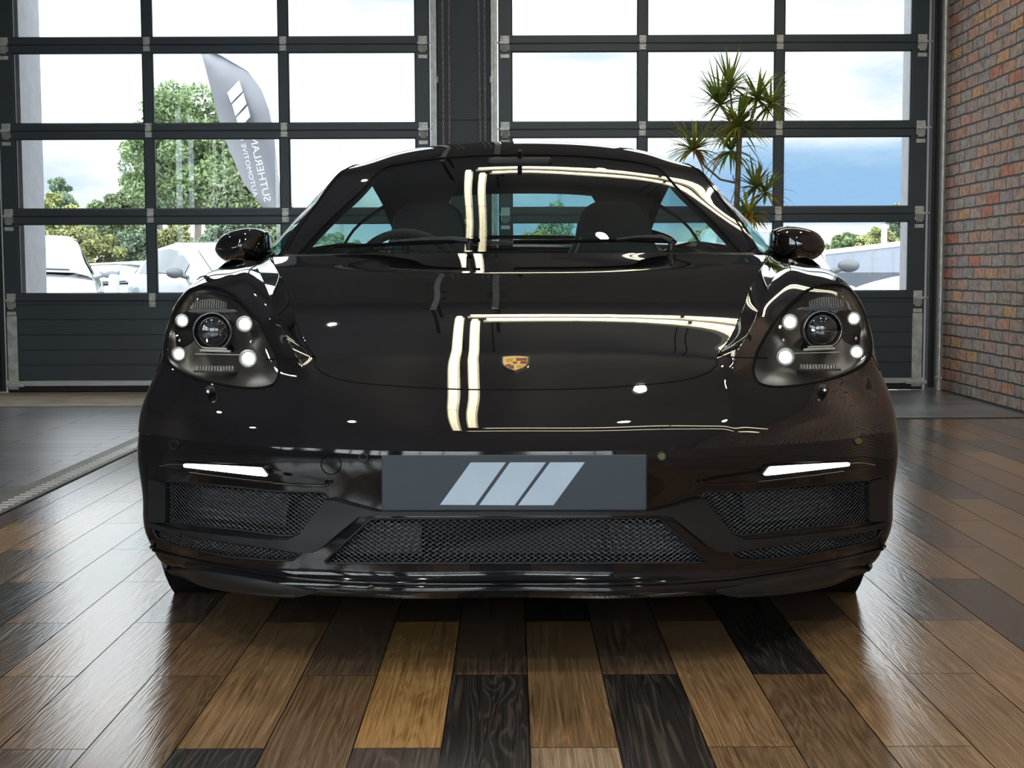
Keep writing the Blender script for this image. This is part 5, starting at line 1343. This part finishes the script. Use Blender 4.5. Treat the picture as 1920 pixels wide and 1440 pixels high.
tree(530, 415, 500, 80, 30, LM[0], 'green tree seen between left door mirror and windscreen pillar', 13, 2200, .09)
tree(1585, 440, 500, 110, 60, LM[0], 'low green tree line over the left end of the grey shed', 14, 3500, .17)
tree(1650, 425, 495, 90, 58, LM[1], 'yellowish tree over the right end of the grey shed', 15, 3000, .16)
tree(1690, 378, 490, 70, 62, LM[2], 'taller dark green tree by the right concrete reveal', 16, 2600, .17)
tree(1045, 372, 480, 70, 50, LM[2], 'round tree seen through the car windows between the seats', 17, 2500, .15)
tree(1010, 430, 480, 90, 44, LM[1], 'yellow-green bush seen through the car windows between the seats', 18, 2500, .13)
tree(620, 430, 490, 150, 46, LM[0], 'green tree seen through the left car side window', 19, 2800, .14)
tree(1335, 420, 490, 110, 48, LM[0], 'green tree seen through the right car side window', 20, 2600, .14)
# fence wall on the left, shed on the right -------------------------------------
M['shed'] = mat('pale_shed_cladding', (0.20, 0.22, 0.26), 0.7, var=0.05)
M['sheddark'] = mat('dark_plinth', (0.06, 0.07, 0.085), 0.7, var=0.1)
def slab(px0, py0a, px1, py1a, pyb, Y0, Y1, name, label, cat, m):
    a, b_ = unproj(px0, py0a, Y0), unproj(px1, py1a, Y1)
    t = empty(name, (a.x, Y0, -.02)); rl = lambda p: Vector(p)-Vector(t.location)
    lo = unproj(px0, pyb, Y0).z
    th = Vector((0, .3, 0))
    MB().prism([rl((a.x, Y0, lo)), rl((b_.x, Y1, lo)), rl(b_), rl(a)], th).build('cladding', m, t)
    d = (b_-a); d.z = 0; d.normalize()
    MB().prism([rl((a.x, Y0, -.02)), rl((b_.x, Y1, -.02)), rl((b_.x, Y1, lo)), rl((a.x, Y0, lo))], th*1.2+Vector((0, .02, 0))).build('plinth', M['sheddark'], t)
    q = MB(); q.prism([rl(a)+Vector((0, -.06, -.07)), rl(b_)+Vector((0, -.06, -.07)), rl(b_)+Vector((0, -.06, .05)), rl(a)+Vector((0, -.06, .05))], (0, .4, 0)); q.build('eaves_trim', M['pier'], t)
    n = 7; q = MB()
    for i in range(1, n):
        p = rl(a.lerp(b_, i/n)); q.box(p.x-.03, p.x+.03, p.y-.03, p.y, lo+.02, p.z-.08)
    q.build('cladding_joint', M['shed'], t)
    tag(t, label, cat)
slab(1500, 480, 1760, 451, 513, 36, 30, 'shed_building', 'long low pale grey shed outside the right door', 'building', M['shed'])
slab(1100, 487, 1500, 480, 507, 40, 38, 'warehouse_building', 'pale low warehouse front behind the car roofline, left of the grey shed', 'building', M['shed'])
slab(140, 497, 460, 482, 540, 27, 27, 'boundary_fence', 'grey slatted boundary fence behind the cars outside the left door', 'fence', mat('fence_grey', (0.16, 0.175, 0.20), .8))
for px, p0, p1, Y, lb in ((1543, 450, 483, 33, 'short white post beside the right door mirror'), (1659, 428, 478, 33, 'tall pale lamp post over the grey shed')):
    a, b_ = unproj(px, p0, Y), unproj(px, p1, Y)
    t = empty('lamp_post', (a.x, Y, -.02))
    MB().tube([(0, 0, 0), (0, 0, a.z)], [.09, .07], 10).build('post', M['white'], t)
    MB().lathe([(.0005, a.z+.1), (.11, a.z+.06), (.12, a.z-.02), (.0005, a.z-.03)], n=16).build('lamp_head', M['white'], t)
    tag(t, lb, 'lamp post')
# grey bollard ------------------------------------------------------------------
a, b_ = unproj(214, 514, 12), unproj(214, 560, 12)
bo = empty('bollard', (a.x, 12, -.02)); MB().lathe([(.055, 0), (.055, a.z), (.04, a.z+.03), (.0005, a.z+.035)], n=20).build('post', mat('bollard_grey', (.30, .33, .36), .6), bo)
MB().lathe([(.09, 0), (.09, .025), (.057, .03)], n=20).build('base_plate', M['zinc'], bo)
tag(bo, 'grey round bollard standing in front of the dark low car outside', 'bollard')

# feather flag --------------------------------------------------------------------
FY = 11.5
flag = empty('feather_flag', (unproj(528, 560, FY).x, FY, -.02))
frel = lambda px, py, dy=0: unproj(px, py, FY+dy)-Vector(flag.location)
right = [(400, 94), (416, 101), (433, 111), (465, 130), (490, 165), (505, 205), (513, 245), (520, 300), (527, 350), (533, 405), (537, 440)]
left = [(378, 97), (382, 108), (387, 125), (397, 165), (407, 205), (420, 250), (436, 290), (457, 340), (480, 370), (503, 398), (530, 436)]
def rib(i, f):
    a, b_ = right[i], left[i]; x = a[0]+(b_[0]-a[0])*f; y = a[1]+(b_[1]-a[1])*f
    return frel(x, y, .05*math.sin(i*.9+f*4))
P = np.array([[tuple(rib(i, f)) for f in np.linspace(0, 1, 9)] for i in range(len(right))])
fm = mat('flag_cloth', (0.115, 0.118, 0.13), .8, var=.08, vscale=3)
b = MB(); b.grid(P); b.grid(P+np.array([0, .004, 0])); b.build('cloth', fm, flag, recalc=False)
MB().tube([(0, 0, 0), frel(540, 480, .02), frel(*right[-1], .02)] + [frel(x+3, y-1, .02) for x, y in right[::-1]], .018, 8).build('pole', M['white'], flag)
MB().bev(-.3, .3, -.3, .3, 0, .04, .01).build('foot_plate', M['dark'], flag)
wmat = mat('flag_white_print', (.34, .35, .37), .8, var=.02)
def on_flag(px, py): return frel(px, py, -.075)
def quad_strip(pts): return MB().prism([on_flag(*p) for p in pts], (0, .004, 0))
for q in (((428, 172), (450, 149), (457, 169), (435, 191)), ((437, 194), (458, 172), (464, 193), (443, 216)), ((445, 219), (466, 197), (471, 217), (449, 240))):
    quad_strip(q).build('logo_bar', wmat, flag)
def text_mesh(s, size):
    cu = bpy.data.curves.new('t', 'FONT'); cu.body = s; cu.size = size; cu.extrude = 0; cu.resolution_u = 3
    o = bpy.data.objects.new('t', cu); C.objects.link(o); dg = bpy.context.evaluated_depsgraph_get()
    me = bpy.data.meshes.new_from_object(o.evaluated_get(dg)); bpy.data.objects.remove(o)
    vs = [tuple(v.co) for v in me.vertices]; fs = [tuple(p.vertices) for p in me.polygons]; bpy.data.meshes.remove(me)
    return vs, fs
def flag_text(s, p0, p1, h, stretch=None):       # printed on the far face, read mirrored from inside
    vs, fs = text_mesh(s, 1.0); w = max(v[0] for v in vs)
    a, b_ = Vector(p0), Vector(p1); u = (b_-a)/w; n = Vector((u.y, -u.x)).normalized()*h*-1
    out = []
    for x, y, z in vs:
        p = a + u*x + n*y; out.append(on_flag(p.x, p.y))
    MB().add(out, fs).build('lettering', wmat, flag, recalc=False)
flag_text('SUTHERLAND', (497, 378), (466, 238), 19)
flag_text('AUTOMOTIVE CO', (477, 368), (447, 240), 12)
tag(flag, 'grey feather flag with white slanted bars and lettering outside the left door', 'flag')

# parked cars outside ----------------------------------------------------------------
def parked_car(px, Y, rz, paint, label, L=4.3, W=1.8, H=1.42, group=None):
    c = unproj(px, 500, Y); t = empty('parked_car', (c.x, Y, -.02), rz=rz)
    # body by cross-sections along the length (front at -y)
    st = [(-.50, .30, .52, .60), (-.47, .22, .62, .86), (-.38, .2, .76, .96), (-.22, .2, .90, 1.0), (0, .2, .95, 1.0), (.25, .2, .97, 1.0), (.40, .2, .98, .98), (.48, .24, .95, .88), (.50, .35, .80, .72)]
    P = []
    for f, zb, zt, wf in st:
        y = f*L; w = W/2*wf; zt *= H/1.42
        P.append([(-w*.93, y, zb), (-w, y, zb+.18), (-w*1.0, y, zt-.22), (-w*.93, y, zt-.05), (-w*.6, y, zt), (0, y, zt+.03), (w*.6, y, zt), (w*.93, y, zt-.05), (w, y, zt-.22), (w, y, zb+.18), (w*.93, y, zb), (0, y, zb-.02), (-w*.93, y, zb)])
    b = MB(); b.grid(np.array(P)); b.add(P[0][:-1], [tuple(range(12))]); b.add(P[-1][:-1], [tuple(range(12))])
    o = b.build('body', paint, t)
    bev = o.modifiers.new('smooth', 'SUBSURF'); bev.levels = 1; bev.render_levels = 2
    cab = [(-.20, .92, .80), (-.10, 1.12, .74), (0.02, 1.36, .66), (.15, 1.42, .64), (.30, 1.36, .64), (.42, 1.12, .70), (.47, .98, .74)]
    Q = []
    for f, z, wf in cab:
        w = W/2*wf; z *= H/1.42; zl = .90*H/1.42; Q.append([(-W/2*.9, f*L, zl-.1), (-w, f*L, z-.04), (-w*.8, f*L, z), (0, f*L, z+.02), (w*.8, f*L, z), (w, f*L, z-.04), (W/2*.9, f*L, zl-.1)])
    MB().grid(np.array(Q)).build('roof', paint, t)
    gm = M['pcglass']
    def on(f, s):                                   # windscreen panels, just proud of the cabin
        i = np.interp(f, [c_[0] for c_ in cab], range(len(cab))); k = int(min(i, len(cab)-2)); r_ = i-k
        return np.array(Q[k])*(1-r_)+np.array(Q[k+1])*r_
    fr = [on(f, 0) for f in np.linspace(-.185, -.005, 6)]
    w_ = np.array([[p[2]*.92+p[3]*.08, p[2]*.5+p[3]*.5, p[3], p[4]*.5+p[3]*.5, p[4]*.92+p[3]*.08] for p in fr]); w_[:, :, 2] += .012; w_[:, :, 1] -= .012
    MB().grid(w_).build('windscreen', gm, t)
    for s in (0, 1):
        sd = [on(f, 0) for f in np.linspace(-.09, .36, 7)]
        a = np.array([[p[0]*.75+p[1]*.25, p[0]*.1+p[1]*.9] if s == 0 else [p[6]*.75+p[5]*.25, p[6]*.1+p[5]*.9] for p in sd]); a[:, :, 0] += (-.015 if s == 0 else .015)
        MB().grid(a).build('side_window', gm, t)
        sx = -1 if s == 0 else 1
        m_ = MB().sphere((sx*(W/2+.06), -.13*L, .93*H/1.42), (.12, .07, .075)); m_.tube([(sx*W/2*.86, -.13*L, .86*H/1.42), (sx*(W/2+.0), -.13*L, .9*H/1.42)], .03, 8); m_.build('door_mirror', M['pcdark'] if 'mirror' in label else paint, t)
        MB().sphere((sx*W/2*.70, -.452*L, .60*H/1.42), (.15, .10, .075)).build('headlamp', M['pclamp'], t)
        for yy in (-.30, .30):
            MB().lathe([(.0005, -.10), (.2, -.10), (.31, -.09), (.32, 0), (.31, .09), (.2, .10), (.0005, .10)], 'x', (sx*(W/2-.10), yy*L, .32), 24).build('wheel', M['pcdark'], t)
    MB().bev(-W*.3, W*.3, -.5*L-.005, -.45*L, .26, .42, .03).build('air_intake', M['pcdark'], t)
    tag(t, label, 'car', group); return t
M['pcglass'] = mat('parked_car_glass', (.06, .075, .09), .08, coat=.5, var=.3, vscale=2)
M['pcdark'] = mat('parked_car_trim', (.06, .065, .07), .5, var=.1)
M['pclamp'] = mat('parked_car_lamp', (.3, .32, .34), .15, var=.1)
pw = mat('parked_white_paint', (.22, .23, .245), .15, coat=1, var=.02); ps = mat('parked_silver_paint', (.16, .175, .195), .2, coat=1, var=.03); pb = mat('parked_blue_paint', (.09, .13, .185), .15, coat=1, var=.05)
pd = mat('parked_grey_paint', (.07, .08, .095), .2, coat=1, var=.05)
parked_car(50, 14.3, math.radians(16), pw, 'white car parked outside beside the left concrete reveal', H=1.30)
parked_car(228, 24.5, math.radians(25), pd, 'low grey car parked behind the bollard outside the left door', H=1.0, W=1.75)
parked_car(425, 17.5, math.radians(33), ps, 'pale car with dark door mirror parked behind the black car mirror on the left', H=1.28)
parked_car(1418, 13.6, math.radians(-4), pw, 'white car outside mostly hidden behind the right door mirror', H=1.36)
parked_car(1850, 18.5, math.radians(-72), pb, 'light blue car nose outside by the right concrete reveal', H=1.28)
